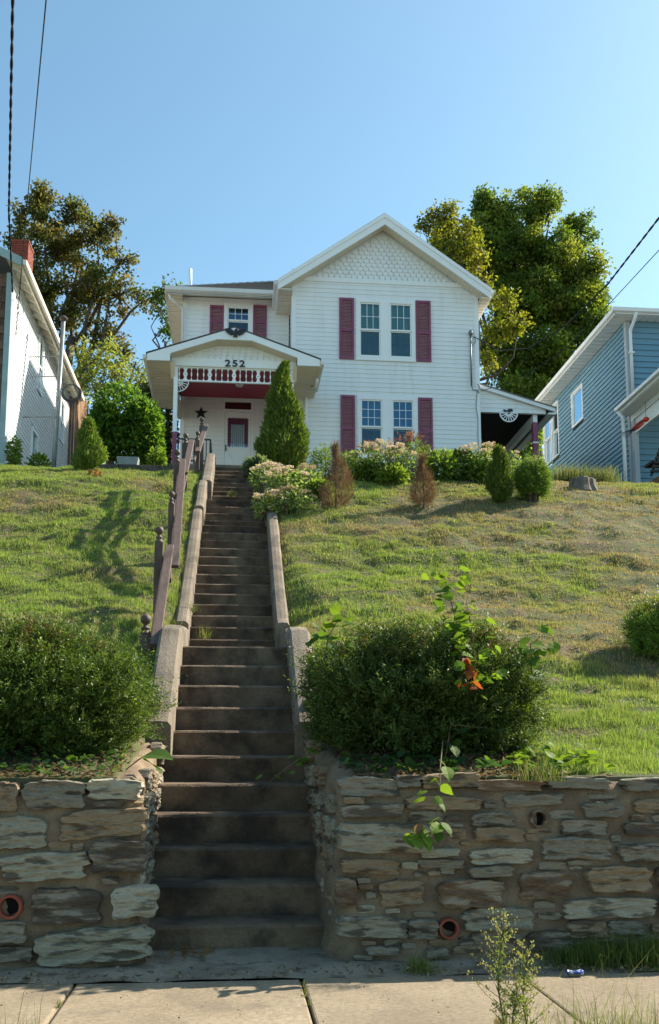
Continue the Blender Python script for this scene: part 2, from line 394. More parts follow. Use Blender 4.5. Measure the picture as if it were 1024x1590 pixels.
# ------------------------------------------------------------------ stone retaining walls
def wy(z): return 5.76+.075*z
def stone(parent, fr, u0, u1, z0, z1, mat, proud=.05, seed=0, tilt=0.0):
    o, u, n = fr; r = random.Random(seed); K = 34
    cu, cz = (u0+u1)/2, (z0+z1)/2; hu, hz = abs(u1-u0)/2, (z1-z0)/2; ex = r.uniform(6, 13); tilt += r.uniform(-.05, .05)
    skew = r.uniform(-.12, .12); m = MB(); jo = [1+r.uniform(-.10, .03)+.05*math.sin(k*.9+r.random()) for k in range(K)]
    wob = [r.uniform(-1, 1) for _ in range(6)]
    rings = [(1.03, -.05), (1.0, proud*.7), (.982, proud*.96), (.88, proud), (.66, proud), (.42, proud*1.02), (.2, proud)]; ph = [r.uniform(0, 40) for _ in range(3)]; am = min(1, hz/.06)
    for ri, (q, dep) in enumerate(rings):
        for k in range(K):
            t = 2*math.pi*(k+.5)/K; c, s_ = math.cos(t), math.sin(t)
            rad = (abs(c)**ex+abs(s_)**ex)**(-1/ex)*jo[k]*q
            a = rad*c*hu*(1+skew*s_*.5); b = rad*s_*hz; b += tilt*a
            layer = ((vnoise(a*9+ph[0], b*45+ph[1])-.5)*.030+(vnoise(a*30+ph[1], b*95+ph[2])-.5)*.016)*am
            dd = dep+(float(layer) if ri > 0 else 0)
            p = o+u*(cu+a)+n*dd+Vector((0, 0, cz+b)); m.v.append(tuple(p))
    m.v.append(tuple(o+u*cu+n*(proud*1.05)+Vector((0, 0, cz)))); 
    for ri in range(len(rings)-1):
        for k in range(K):
            a = ri*K+k; b = ri*K+(k+1) % K; m.f.append((a, b, b+K, a+K))
    for k in range(K): m.f.append(((len(rings)-1)*K+k, (len(rings)-1)*K+(k+1) % K, len(m.v)-1))
    return m.build('stone', mat, parent) if parent else m
def wall_body(name, path, tops, label):
    """mortar wall: columns along a plan path, rough face, flat cap going inwards"""
    root = thing(name, (path[0][0] if abs(path[0][0]) < abs(path[-1][0]) else path[-1][0], 5.8, 0), label, 'retaining wall', 'stone retaining walls beside the steps')
    pts = []; tt = []
    for (a, b, ta, tb) in zip(path[:-1], path[1:], tops[:-1], tops[1:]):
        L = math.dist(a, b); k = max(2, int(L/.05))
        for i in range(k): pts.append((a[0]+(b[0]-a[0])*i/k, a[1]+(b[1]-a[1])*i/k)); tt.append(ta+(tb-ta)*i/k)
    pts.append(path[-1]); tt.append(tops[-1]); P = np.array(pts); T = np.array(tt)
    d = np.gradient(P, axis=0); d = unit(d); N = np.stack([d[:, 1], -d[:, 0]], -1)       # outward on the right-hand side of the path
    rows = 24; V = []
    s = np.concatenate([[0], np.cumsum(np.linalg.norm(np.diff(P, axis=0), axis=1))])
    for j in range(rows+1):
        z = -.12+(T+.12)*j/rows; disp = (fbm(s*5+3, z*7)-.5)*.06+(fbm(s*16, z*19)-.5)*.03
        if j == rows: z = z+(fbm(s*2.2, s*0+2)-.5)*.05
        off = disp-.075*z-(.05 if j == rows else 0)
        V.append(np.stack([P[:, 0]+N[:, 0]*off, P[:, 1]+N[:, 1]*off, z], -1))
    V.append(np.stack([P[:, 0]-N[:, 0]*.25, P[:, 1]-N[:, 1]*.25, T+.0], -1)); V.append(np.stack([P[:, 0]-N[:, 0]*.25, P[:, 1]-N[:, 1]*.25, T*0-.12], -1))
    V = np.array(V); R_, Cn = V.shape[:2]; ii = np.arange(R_*Cn).reshape(R_, Cn)
    Fc = np.stack([ii[:-1, :-1], ii[:-1, 1:], ii[1:, 1:], ii[1:, :-1]], -1).reshape(-1, 4)
    npmesh('mortar', V.reshape(-1, 3), Fc, 'mortar', root, None, None)
    return root
wl = wall_body('stone_retaining_wall', [(-12, 5.76), (-.56, 5.76), (-.49, 5.83), (-.475, 7.7)], [.97, .97, .99, 1.28], 'grey stone and mortar retaining wall left of the concrete steps')
wr = wall_body('stone_retaining_wall', [(.47, 7.7), (.545, 5.85), (.64, 5.76), (14, 5.76)], [1.28, 1.03, 1.0, .98], 'long grey stone and mortar retaining wall right of the concrete steps')
def frF(): return (Vector((0, 5.76, 0)), Vector((1, 0, 0)), Vector((0, -1, 0)))
def pstones(parent, lst, ox, oy, s):
    for i, (a, b, c, d, mt, *rest) in enumerate(lst):
        p = at(ox+a*s, oy+b*s, 5.8); q = at(ox+c*s, oy+d*s, 5.8); zc = (p.z+q.z)/2
        fr = (Vector((0, wy(zc), 0)), Vector((1, 0, 0)), Vector((0, -1, 0)))
        stone(parent, fr, p.x, q.x, q.z, p.z, 'stone_'+mt, random.uniform(.028, .06), 31*i+int(ox), rest[0] if rest else 0)
pstones(wl, [(-90, 125, 95, 285, 'tan'), (125, 112, 465, 268, 'grey', .05), (478, 105, 770, 218, 'pale'), (-60, 312, 258, 485, 'blue'),
    (332, 270, 795, 425, 'tan', .06), (15, 508, 488, 658, 'blue', .03), (503, 438, 802, 618, 'dark'), (185, 700, 558, 890, 'dark'),
    (618, 688, 862, 858, 'pale'), (-60, 878, 152, 992, 'grey'), (212, 918, 825, 1092, 'blue', .08), (-60, 1015, 190, 1090, 'grey'), (-140, 520, -10, 660, 'brown')], 0, 1180, .2832)
pstones(wr, [(278, 150, 582, 246, 'grey'), (690, 130, 988, 202, 'tan'), (608, 245, 988, 311, 'tan'), (285, 283, 602, 348, 'dark'), (298, 247, 402, 281, 'tan'),
    (273, 380, 742, 522, 'blue'), (283, 555, 572, 624, 'tan'), (680, 503, 872, 546, 'blue'), (258, 648, 362, 784, 'brown'), (473, 658, 692, 784, 'tan'),
    (268, 838, 617, 934, 'blue'), (608, 850, 762, 943, 'grey'), (756, 655, 1090, 794, 'brown'), (405, 980, 565, 1020, 'grey'), (700, 985, 812, 1035, 'grey'),
    (560, 650, 600, 655, 'grey'), (560, 140, 686, 200, 'grey')], 440, 1160, .3125)
pstones(wr, [(118, 163, 455, 216, 'brown'), (465, 150, 785, 207, 'grey'), (848, 153, 1120, 217, 'grey'), (248, 233, 548, 292, 'grey'), (88, 325, 302, 393, 'grey'),
    (98, 398, 344, 467, 'tan'), (638, 273, 848, 348, 'grey'), (536, 362, 764, 433, 'grey'), (898, 258, 1120, 328, 'tan'), (80, 503, 396, 578, 'pale'), (428, 448, 778, 554, 'grey'),
    (808, 478, 1130, 562, 'grey'), (848, 376, 1085, 442, 'dark'), (312, 618, 574, 744, 'brown'), (648, 588, 978, 714, 'tan'), (38, 793, 388, 898, 'blue'),
    (536, 746, 995, 842, 'pale'), (555, 856, 745, 934, 'tan'), (355, 908, 645, 1005, 'dark'), (755, 856, 955, 924, 'grey'), (1000, 590, 1180, 700, 'brown'), (1010, 730, 1200, 850, 'grey'), (690, 945, 900, 1030, 'dark'), (70, 590, 290, 640, 'grey')], 704, 1160, .3125)
def drain(par, px, py, rpx, rim, mat='clay'):
    c = at(px, py, 5.8); r = rpx/F*5.8; y0 = wy(c.z)-.035
    if rim:
        m = MB(); K = 24; b = 0
        for (rr, yy) in ((r, y0+.25), (r, y0-.012), (r*.96, y0-.02), (r*.76, y0-.02), (r*.73, y0-.012), (r*.73, y0+.25)):
            for k in range(K):
                t = 2*math.pi*k/K; m.v.append((c.x+rr*math.cos(t), yy, c.z+rr*math.sin(t)))
        for i in range(5):
            for k in range(K): a = i*K+k; d = i*K+(k+1) % K; m.f.append((a, a+K, d+K, d))
        p = m.build('drain_pipe', mat, par, smooth=False); rr = r*.735
    else: p = par; rr = r
    m = MB(); m.tube([(c.x, y0-.004 if not rim else y0+.03, c.z), (c.x, y0+.3, c.z)], rr, 22); m.build('drain_hole', 'pipe_dark', p)

drain(wl, 19, 1406, 18, True); drain(wr, 693.5, 1439, 15.5, True); drain(wr, 835, 1271, 14, True, 'stone_brown')
# smaller stones filling between the big ones
def fill(par, xa_, xb_, n, seed):
    r = random.Random(seed); boxes = []
    for o in par.children:
        if o.name.startswith(('stone', 'drain')) and o.type == 'MESH':
            w0 = WP[o.name]; b = [Vector(q) for q in o.bound_box]; xs_ = [q.x for q in b]; zs_ = [q.z for q in b]
            boxes.append((w0.x+min(xs_), w0.x+max(xs_), w0.z+min(zs_), w0.z+max(zs_)))
    made = 0
    for k in range(6000):
        if made >= n: break
        sz = 1 if k < 2500 else .6
        wd, ht = r.uniform(.10, .30)*sz, r.uniform(.04, .085)*sz; x = r.uniform(xa_, xb_-wd); z = r.uniform(.02, .93-ht)
        if any(x < b[1]-.004 and x+wd > b[0]+.004 and z < b[3]-.002 and z+ht > b[2]+.002 for b in boxes): continue
        boxes.append((x, x+wd, z, z+ht)); made += 1
        stone(par, (Vector((0, wy(z), 0)), UXx, Vector((0, -1, 0))), x, x+wd, z, z+ht, 'stone_'+r.choice(['tan', 'tan', 'brown', 'grey', 'grey', 'dark', 'blue']), r.uniform(.008, .026), k)
UXx = Vector((1, 0, 0))
fill(wl, -2.0, -.58, 64, 3); fill(wr, .66, 2.98, 130, 4)
# stones on the return faces beside the steps
kinds = ['grey', 'blue', 'tan', 'dark', 'pale', 'grey']
for side in (-1, 1):
    par = wl if side < 0 else wr
    if side < 0: A, B = Vector((-.488, 5.86, 0)), Vector((-.475, 7.6, 0)); n = Vector((1, 0, 0))
    else: A, B = Vector((.545, 5.88, 0)), Vector((.475, 7.6, 0)); n = Vector((-1, -.04, 0)).normalized()
    u = (B-A).normalized(); z = .02; rrow = 0
    while z < 1.25:
        h = random.uniform(.11, .2); a = random.uniform(-.02, .05)
        while a < 1.6:
            L = random.uniform(.16, .36); top = .98+.42*(a/1.75)
            if z+h < top+.02 and z+h > nosing(A.y+a+L)-.1:
                stone(par, (A-n*(.05+.02*z), u, n), a, min(a+L, 1.72), z, z+h-.02, 'stone_'+random.choice(kinds), .03, int(a*997+z*313))
            a += L+.02
        z += h
# the wall goes on past the picture on both sides
for par, x0, x1 in ((wl, -11.8, -2.0), (wr, 3.0, 13.8)):
    z = .02; big = MB()
    while z < .93:
        h = random.uniform(.12, .2); x = x0
        while x < x1:
            L = random.uniform(.25, .65)
            if random.random() < .8:
                fr = (Vector((0, wy(z), 0)), Vector((1, 0, 0)), Vector((0, -1, 0)))
                s_ = stone(None, fr, x, min(x+L, x1), z, min(z+h-.02, .97), '', .05, int(x*77+z*991)); n0 = len(big.v)
                big.v += s_.v; big.f += [tuple(q+n0 for q in f) for f in s_.f]
            x += L+.04
        z += h
    big.build('stone_courses', 'stone_grey', par, kind='stuff')
# ------------------------------------------------------------------ handrail
rail = thing('wooden_handrail', (-.78, 9, gzf(-.78, 9)), 'dark brown wooden handrail with ball topped posts left of the steps', 'handrail')
posts = [(227, 961, 9.0, -.82, 1.1), (248, 824, 10.5, -.80, 1), (267, 769, 12.3, -.78, .85), (275.6, 703, 13.7, -.79, 1), (288.8, 677, 15.4, -.76, .95), (307.5, 674, 16.9, -.62, .85), (313.7, 652, 18.4, -.62, .95)]
PT = []
for px, py, Y, _, sc_ in posts:
    t = at(px, py, Y); g = gzf(t.x, Y)-.15; r = .045*sc_; h = .045*sc_; top = t.z-r*1.9
    m = MB(); m.hexa([(t.x-h, Y-h, g), (t.x+h, Y-h, g), (t.x+h, Y+h, g), (t.x-h, Y+h, g), (t.x-h, Y-h, top-.05), (t.x+h, Y-h, top-.05), (t.x+h, Y+h, top-.05), (t.x-h, Y+h, top-.05)])
    p = m.build('post', 'rail_wood', rail, bevel=.008)
    m = MB(); m.lathe([(h*.95, -.05), (h*1.0, -.035), (h*.72, -.02), (h*.6, -.005), (h*.85, .006), (h*.85, .014), (h*.5, .022), (h*.45, .034)]+[(r*math.sin(a), .075+r*.3-r*math.cos(a)) for a in np.linspace(.5, 3.10, 10)], (t.x, Y, top-.0), 16)
    m.build('ball_finial', 'rail_wood', p, smooth=True); PT.append((t.x, Y, t.z))
def rail_board(a, b, wd=.09, th=.045, drop=.16):
    MB().bar(a, b, wd, th).build('rail', 'rail_wood', rail, bevel=.006)
    o = Vector((-.055, 0, -drop)); MB().bar(Vector(a)+o, Vector(b)+o, .035, .06).build('lower_rail', 'rail_wood', rail, bevel=.005)
rail_board(at(241, 1003, 8.75), at(264, 848, 10.75)); rail_board(at(272, 880, 11.2), at(284, 714, 13.85))
rail_board(at(287, 735, 13.9), at(298, 684, 15.55)); rail_board(at(307, 702, 16.6), at(320, 661, 18.6))
rail_board(at(281, 770, 13.0), at(291, 725, 14.6), .06, .04)

# ------------------------------------------------------------------ house kit
UX, UY, UZ = Vector((1, 0, 0)), Vector((0, 1, 0)), Vector((0, 0, 1))
def claps(parent, fr, z0, z1, expo, rng_u, mat, holes=(), out=.020, name='clapboard'):
    """lapped boards, one object each; rng_u(z) -> (u0,u1); holes = (u0,u1,z0,z1)"""
    o, u, n = fr; z = z0
    while z < z1-.01:
        t = min(z+expo, z1); a, b = rng_u((z+t)/2); segs = [(a, b)]
        for (h0, h1, k0, k1) in holes:
            if k0 < t-.02 and k1 > z+.02:
                ns = []
                for (p, q) in segs:
                    if h0 > p: ns.append((p, min(q, h0)))
                    if h1 < q: ns.append((max(p, h1), q))
                segs = [(p, q) for p, q in ns if q-p > .02]
        for (p, q) in segs:
            if q-p < .03: continue
            P = lambda uu, nn, zz: o+u*uu+n*nn+Vector((0, 0, zz))
            j = random.uniform(-.0015, .0015)
            MB().hexa([P(p, out+j, z), P(q, out+j, z), P(q, -.03, z), P(p, -.03, z), P(p, .003, t+.012), P(q, .003, t+.012), P(q, -.03, t+.012), P(p, -.03, t+.012)]).build(name, mat, parent)
        z = t
def window(parent, fr, u0, u1, z0, z1, case=.09, cols=3, rows=2, blind='curtain', lower_grid=False, mat='white_trim', glass='glass', split=.5, drop=.75):
    """double hung window: casing, two sashes, muntins, panes, curtain and the dark room behind"""
    m = MB()
    m.lbox(fr, u0, u0+case, -.06, .045, z0, z1).lbox(fr, u1-case, u1, -.06, .045, z0, z1)
    m.lbox(fr, u0+case, u1-case, -.06, .045, z1-case, z1).lbox(fr, u0+case, u1-case, -.06, .045, z0, z0+case*.7)
    win = m.build('window', mat, parent)
    a, b, c, d = u0+case, u1-case, z0+case*.7, z1-case; zm = c+(d-c)*split; t = .035
    m = MB().lbox(fr, a, a+t, -.02, .015, zm-.02, d).lbox(fr, b-t, b, -.02, .015, zm-.02, d).lbox(fr, a+t, b-t, -.02, .015, d-t, d).lbox(fr, a+t, b-t, -.02, .015, zm-.02, zm+.022)
    m.build('upper_sash', mat, win)
    m = MB().lbox(fr, a, a+t, -.055, -.022, c, zm-.021).lbox(fr, b-t, b, -.055, -.022, c, zm-.021).lbox(fr, a+t, b-t, -.055, -.022, c, c+t*1.3).lbox(fr, a+t, b-t, -.055, -.022, zm-.045, zm-.021)
    m.build('lower_sash', mat, win)
    m = MB()
    for i in range(1, cols): x = a+t+(b-a-2*t)*i/cols; m.lbox(fr, x-.007, x+.007, -.002, .008, zm+.022, d-t)
    for i in range(1, rows): z = zm+.022+(d-t-zm-.022)*i/rows; m.lbox(fr, a+t, b-t, -.003, .006, z-.007, z+.007)
    if m.v: m.build('muntins', mat, win)
    if lower_grid:
        m = MB()
        for i in range(1, cols): x = a+t+(b-a-2*t)*i/cols; m.lbox(fr, x-.005, x+.005, -.062, -.052, c+t*1.3, zm-.045)
        z = (c+zm)/2; m.lbox(fr, a+t, b-t, -.063, -.053, z-.005, z+.005); m.build('muntins', 'grey_wire', win)
    MB().lbox(fr, a+t*.6, b-t*.6, -.008, -.005, zm, d-t*.6).build('pane', glass, win)
    MB().lbox(fr, a+t*.6, b-t*.6, -.041, -.038, c+t*.6, zm-.03).build('pane', 'glass', win)
    if blind:
        MB().lbox(fr, a, b, -.09, -.08, d-(d-c)*drop, d).build('curtain' if blind == 'curtain' else 'blind', blind, win)
        if drop > .9: MB().lbox(fr, a+.01, b-.01, -.079, -.075, c, zm).build('lower_blind', 'blind', win)
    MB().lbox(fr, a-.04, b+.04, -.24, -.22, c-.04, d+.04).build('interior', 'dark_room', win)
    return win
def shutter(parent, fr, u0, u1, z0, z1):
    m = MB(); t = .055; mid = z0+(z1-z0)*.47; n0, n1 = .022, .055
    m.lbox(fr, u0, u0+t, n0, n1, z0, z1).lbox(fr, u1-t, u1, n0, n1, z0, z1)
    for (a, b) in ((z0, z0+t*1.4), (mid-t*.6, mid+t*.6), (z1-t*1.2, z1)): m.lbox(fr, u0+t, u1-t, n0, n1-.001, a, b)
    s = m.build('shutter', 'burgundy', parent)
    o, u, n = fr; l = MB()
    for (a, b) in ((z0+t*1.4, mid-t*.6), (mid+t*.6, z1-t*1.2)):
        z = a
        while z < b-.01:
            P = lambda uu, nn, zz: o+u*uu+n*nn+Vector((0, 0, zz))
            l.hexa([P(u0+t, .048, z), P(u1-t, .048, z), P(u1-t, .040, z), P(u0+t, .040, z), P(u0+t, .028, z+.032), P(u1-t, .028, z+.032), P(u1-t, .022, z+.032), P(u0+t, .022, z+.032)])
            z += .042
    l.build('louvres', 'burgundy', s, kind='stuff')
def scales(parent, fr, z0, z1, rng_u, wd, expo, mat, name='fish_scale_shingles'):
    o, u, n = fr; m = MB(); z = z0; k = 0
    P = lambda uu, nn, zz: o+u*uu+n*nn+Vector((0, 0, zz))
    while z < z1:
        a, b = rng_u(z+expo); x = a-(wd/2 if k % 2 else 0)
        while x < b:
            p, q = max(x, a), min(x+wd, b)
            if q-p > wd*.25:
                c = (p+q)/2; h = (q-p)/2-.003; pts = []
                for t in np.linspace(math.pi, 2*math.pi, 7):
                    pts.append((c+h*math.cos(t), .022, z+expo*.55+expo*.6*math.sin(t)))
                top = [(q-.003, .004, z+expo*1.15), (p+.003, .004, z+expo*1.15)]
                fpts = [P(*w_) for w_ in pts+top]; m.poly(fpts)
                bk = [P(w_[0], w_[1]-.016, w_[2]) for w_ in pts]
                for i in range(6): m.poly([fpts[i+1], fpts[i], bk[i], bk[i+1]])
            x += wd
        z += expo; k += 1
    return m.build(name, mat, parent, kind='stuff')
def soffit_slats(m, p0, p1, q0, q1, n):
    """ribbed soffit between edge p0-p1 and edge q0-q1 (n ribs running p to q)"""
    p0, p1, q0, q1 = map(Vector, (p0, p1, q0, q1))
    for i in range(n):
        a = i/n; b = (i+.82)/n
        m.prism([p0.lerp(p1, a), p0.lerp(p1, b), q0.lerp(q1, b), q0.lerp(q1, a)], (0, 0, .015))
    m.prism([p0+Vector((0, 0, .017)), p1+Vector((0, 0, .017)), q1+Vector((0, 0, .017)), q0+Vector((0, 0, .017))], (0, 0, .012))
    return m
def prism2(pts, y0, y1):            # (x,z) polygon extruded along Y
    return MB().prism([(x, y0, z) for x, z in pts], (0, y1-y0, 0))
def ax(px, py, Y): return at(px, py, Y).x
def azz(px, py, Y): return at(px, py, Y).z

# ------------------------------------------------------------------ white house
YM, YL, YP, YB = 25.4, 26.6, 23.6, 23.2
mx0, mx1 = ax(453, 600, YM), ax(744.5, 600, YM)
FLOOR = 8.25
house = thing('white_house', (mx0, 27, 7.6), 'white clapboard two storey house with burgundy shutters and front porch', 'house')
frM = (Vector((0, YM, 0)), UX, Vector((0, -1, 0)))
frL = (Vector((0, YL, 0)), UX, Vector((0, -1, 0)))
zeave = azz(600, 441, YM)
ap_ = at(598, 333, YM-.4); el_ = at(434, 437, YM-.4); er_ = at(762, 447, YM-.4)
xa = ap_.x; pit = ((ap_.z-el_.z)/(xa-el_.x)+(ap_.z-er_.z)/(er_.x-xa))/2
xe0, xe1 = xa-(xa-el_.x+er_.x-xa)/2, xa+(xa-el_.x+er_.x-xa)/2
rz = lambda x: ap_.z-pit*abs(x-xa)
wins = [(553, 645, 466, 558), (555, 649, 616, 709)]
gl = [((555.5, 594.5), (602.5, 642.5)), ((557, 597), (606, 645.5))]
holes = []; W4 = []
for (bx0, bx1, t, b), g in zip(wins, gl):
    for (a, c) in g:
        ua, ub = ax(a, (t+b)/2, YM), ax(c, (t+b)/2, YM); za, zb = azz(599, b-1.5, YM), azz(599, t+2.5, YM)
        holes.append((ua+.02, ub-.02, za+.03, zb-.03)); W4.append((ua, ub, za, zb))
core = MB().box(mx0+.05, mx1-.05, YM+.27, 36, 7.5, zeave).build('front_wall', 'dark_room', house)
claps(core, frM, 7.6, zeave-.02, .125, lambda z: (mx0+.10, mx1-.10), 'siding', holes)
# side walls of the front block (left side seen above the porch roof edge, right side under the carport)
frS = (Vector((mx1-.02, 0, 0)), UY, Vector((1, 0, 0)))
claps(core, frS, 7.6, zeave+.15, .125, lambda z: (YM+.12, 36), 'siding')
frS2 = (Vector((mx0+.02, 0, 0)), UY, Vector((-1, 0, 0)))
claps(core, frS2, 7.6, zeave+.15, .125, lambda z: (YM+.12, YL-.02), 'siding')
for x in (mx0, mx1):
    s = 1 if x == mx0 else -1
    MB().box(min(x-.012*s, x+.11*s), max(x-.012*s, x+.11*s), YM-.034, YM+.12, 7.6, zeave+.3).build('corner_board', 'white_trim', house)
MB().box(mx0+.1, mx1-.1, YM-.036, YM-.002, zeave-.02, zeave+.11).build('frieze_board', 'white_trim', house)
gz0 = zeave+.11
MB().prism([(mx0, YM+.02, gz0-.1), (mx1, YM+.02, gz0-.1), (xa, YM+.02, rz(xa)-.25)], (0, .1, 0)).build('gable_wall', 'siding', house)
scales(house, (Vector((0, YM+.01, 0)), UX, Vector((0, -1, 0))), gz0, rz(xa)-.42, lambda z: (xa-(rz(xa)-.30-z)/pit, xa+(rz(xa)-.30-z)/pit), .155, .115, 'siding')
# main roof
for s, x1_ in ((-1, xe0), (1, xe1)):
    m = MB().prism([(xa, YM-.42, rz(xa)), (x1_, YM-.42, rz(x1_)), (x1_, YM-.42, rz(x1_)+.035), (xa, YM-.42, rz(xa)+.045)], (0, 11.2, 0))
    m.build('roof', 'shingle_dark', house)
    wdt = .27
    prism2([(xa, rz(xa)-.002), (x1_, rz(x1_)-.002), (x1_, rz(x1_)-wdt), (xa, rz(xa)-wdt*1.12)] if s < 0 else [(x1_, rz(x1_)-.002), (xa, rz(xa)-.002), (xa, rz(xa)-wdt*1.12), (x1_, rz(x1_)-wdt)], YM-.44, YM-.395).build('rake_board', 'white_trim', house)
    prism2([(xa, rz(xa)+.012), (x1_+.02*s, rz(x1_)+.004), (x1_+.02*s, rz(x1_)-.10), (xa, rz(xa)-.11)], YM-.47, YM-.441).build('rake_trim', 'white_trim', house)
    m = MB(); soffit_slats(m, (xa, YM-.39, rz(xa)-wdt), (x1_, YM-.39, rz(x1_)-wdt+.01), (xa, YM-.03, rz(xa)-wdt), (x1_, YM-.03, rz(x1_)-wdt+.01), 34)
    m.build('soffit', 'soffit', house)
    # boxed eave running back
    xo = x1_; xi = mx0 if s < 0 else mx1; zb = rz(x1_)-wdt+.02
    m = MB(); soffit_slats(m, (xi, YM-.39, zb), (xi, 36, zb), (xo, YM-.39, zb), (xo, 36, zb), 60); m.build('eave_soffit', 'soffit', house)
    MB().box(min(xo, xo+.03*s), max(xo, xo+.03*s), YM-.39, 36, zb, rz(x1_)+.0).build('fascia', 'white_trim', house)
    m = MB().prism([(xo+.032*s, YM-.40, rz(x1_)+.0), (xo+.13*s, YM-.40, rz(x1_)-.01), (xo+.12*s, YM-.40, rz(x1_)-.10), (xo+.032*s, YM-.40, rz(x1_)-.13)], (0, 10, 0)); m.build('gutter', 'gutter', house)
for (ua, ub, za, zb), up in zip(W4, (1, 1, 0, 0)):
    window(house, frM, ua, ub, za, zb, .06, 3, 2 if up else 3, 'curtain', True, glass='glass' if up else 'glass_blue', drop=.97 if up else .55)
for (bx0, bx1, t, b) in wins:       # shared flat surround of each window pair
    u0, u1 = ax(bx0, (t+b)/2, YM), ax(bx1, (t+b)/2, YM); z0, z1 = azz(599, b+1, YM), azz(599, t, YM)
    i = 0 if t < 500 else 2; A, B = W4[i], W4[i+1]
    m = MB().lbox(frM, u0, A[0], .0, .04, z0, z1).lbox(frM, A[1], B[0], 0, .04, z0, z1).lbox(frM, B[1], u1, 0, .04, z0, z1)
    m.lbox(frM, A[0], A[1], 0, .04, A[3], z1).lbox(frM, B[0], B[1], 0, .04, B[3], z1).lbox(frM, A[0], A[1], 0, .04, z0, A[2]).lbox(frM, B[0], B[1], 0, .04, z0, A[2])
    m.build('window_surround', 'white_trim', house)
    MB().lbox(frM, u0-.01, u1+.01, .0, .06, z0-.045, z0-.001).build('window_sill', 'white_trim', house)
for (a, b, t, bo) in ((527, 550, 463, 558), (646, 669, 467.5, 562), (529, 551.5, 614, 712), (650, 672, 618, 716)):
    c = (t+bo)/2; shutter(house, frM, ax(a, c, YM), ax(b, c, YM), azz(a, bo, YM), azz(a, t, YM))

# set-back left part
lx0 = ax(283, 560, YL)
zl = azz(360, 464, YL)-.0
core2 = MB().box(lx0+.05, mx0, YL+.27, 36, 7.5, zl).build('porch_wall', 'dark_room', house)
lw = (ax(348, 500, YL), ax(393, 500, YL), azz(370, 522, YL), azz(370, 472, YL))
dr = (ax(346, 650, YL), ax(393.5, 650, YL), azz(370, 639, YL))
trz = azz(370, 622, YL)
hl = [(lw[0]+.02, lw[1]-.02, lw[2]+.02, lw[3]-.02), (dr[0]+.02, dr[1]-.02, 8.0, trz-.01)]
claps(core2, frL, 8.0, zl, .125, lambda z: (lx0+.09, mx0-.02), 'siding', hl)
claps(core2, (Vector((lx0+.02, 0, 0)), UY, Vector((-1, 0, 0))), 7.8, zl+.1, .125, lambda z: (YL+.1, 36), 'siding')
MB().box(lx0-.012, lx0+.10, YL-.034, YL+.10, 7.9, zl).build('corner_board', 'white_trim', house)
window(house, frL, *lw, .10, 3, 2, None, False, glass='glass_blue')
for (a, b) in ((326, 347.5), (393.5, 414.5)): shutter(house, frL, ax(a, 500, YL), ax(b, 500, YL), azz(370, 523, YL), azz(a, 474.5, YL))
# hip roof, gutter, soffit of the left part
ez = azz(258, 446, YL-.5); ex0 = ax(258, 446, YL-.5); ey = YL-.5
m = MB(); H = 2.3; run = H/.60
m.poly([(ex0, ey, ez+.02), (xe0+.5, ey, ez+.02), (xe0+2.5, ey+run, ez+H), (ex0+run, ey+run, ez+H)])
m.poly([(ex0, ey, ez+.02), (ex0+run, ey+run, ez+H), (ex0+run, 33, ez+H), (ex0, 36.5, ez+.02)])
m.poly([(ex0+run, ey+run, ez+H), (xe0+2.5, ey+run, ez+H), (xe0+2.5, 33, ez+H), (ex0+run, 33, ez+H)])
hip = m.build('roof', 'shingle_grey', house)
for k in range(16):
    t = k/16*.9; y = ey+run*t; MB().prism([(ex0+run*t+.05, y-.02, ez+H*t+.025), (xe0+.5+t*1.2, y-.02, ez+H*t+.025), (xe0+.5+t*1.2, y+run/16, ez+H*(t+.9/16)+.026), (ex0+run*t+.05+run/16, y+run/16, ez+H*(t+.9/16)+.026)], (0, 0, .014)).build('shingle_course', 'shingle_grey', hip)
m = MB().prism([(ex0-.02, ey-.11, ez+.0), (ex0-.02, ey-.10, ez-.10), (ex0-.02, ey, ez-.14), (ex0-.02, ey, ez+.015)], (xe0+.22-ex0, 0, 0)); m.build('gutter', 'gutter', house)
m = MB(); soffit_slats(m, (ex0, ey+.0, ez-.16), (mx0, ey, ez-.16), (ex0, YL-.02, zl+.02), (mx0, YL-.02, zl+.02), 40); m.build('soffit', 'soffit', house)
MB().box(ex0, mx0-.01, ey-.0, ey+.02, ez-.17, ez-.0).build('fascia', 'gutter', house)
m = MB(); soffit_slats(m, (ex0, ey+.02, ez-.16), (ex0, 36, ez-.16), (lx0, ey+.02, ez-.16), (lx0, 36, ez-.16), 60); m.build('eave_soffit', 'soffit', house)
MB().box(ex0-.03, ex0-.001, ey, 36, ez-.17, ez+.01).build('fascia', 'soffit', house)
p1 = at(263, 456, YL-.4); p2 = at(284.5, 480, YL-.1)
MB().tube([p1, p1+Vector((.03, .05, -.10)), (p2.x-.05, p2.y-.02, p2.z+.05), p2, (p2.x, p2.y, 11.2)], .035, 8).build('downspout', 'gutter', house, smooth=True)
vp = at(296, 440, 28.2); MB().tube([vp-Vector((0, 0, .4)), at(296, 418, 28.2)], .05, 10).build('vent_pipe', 'white_trim', house, smooth=True)

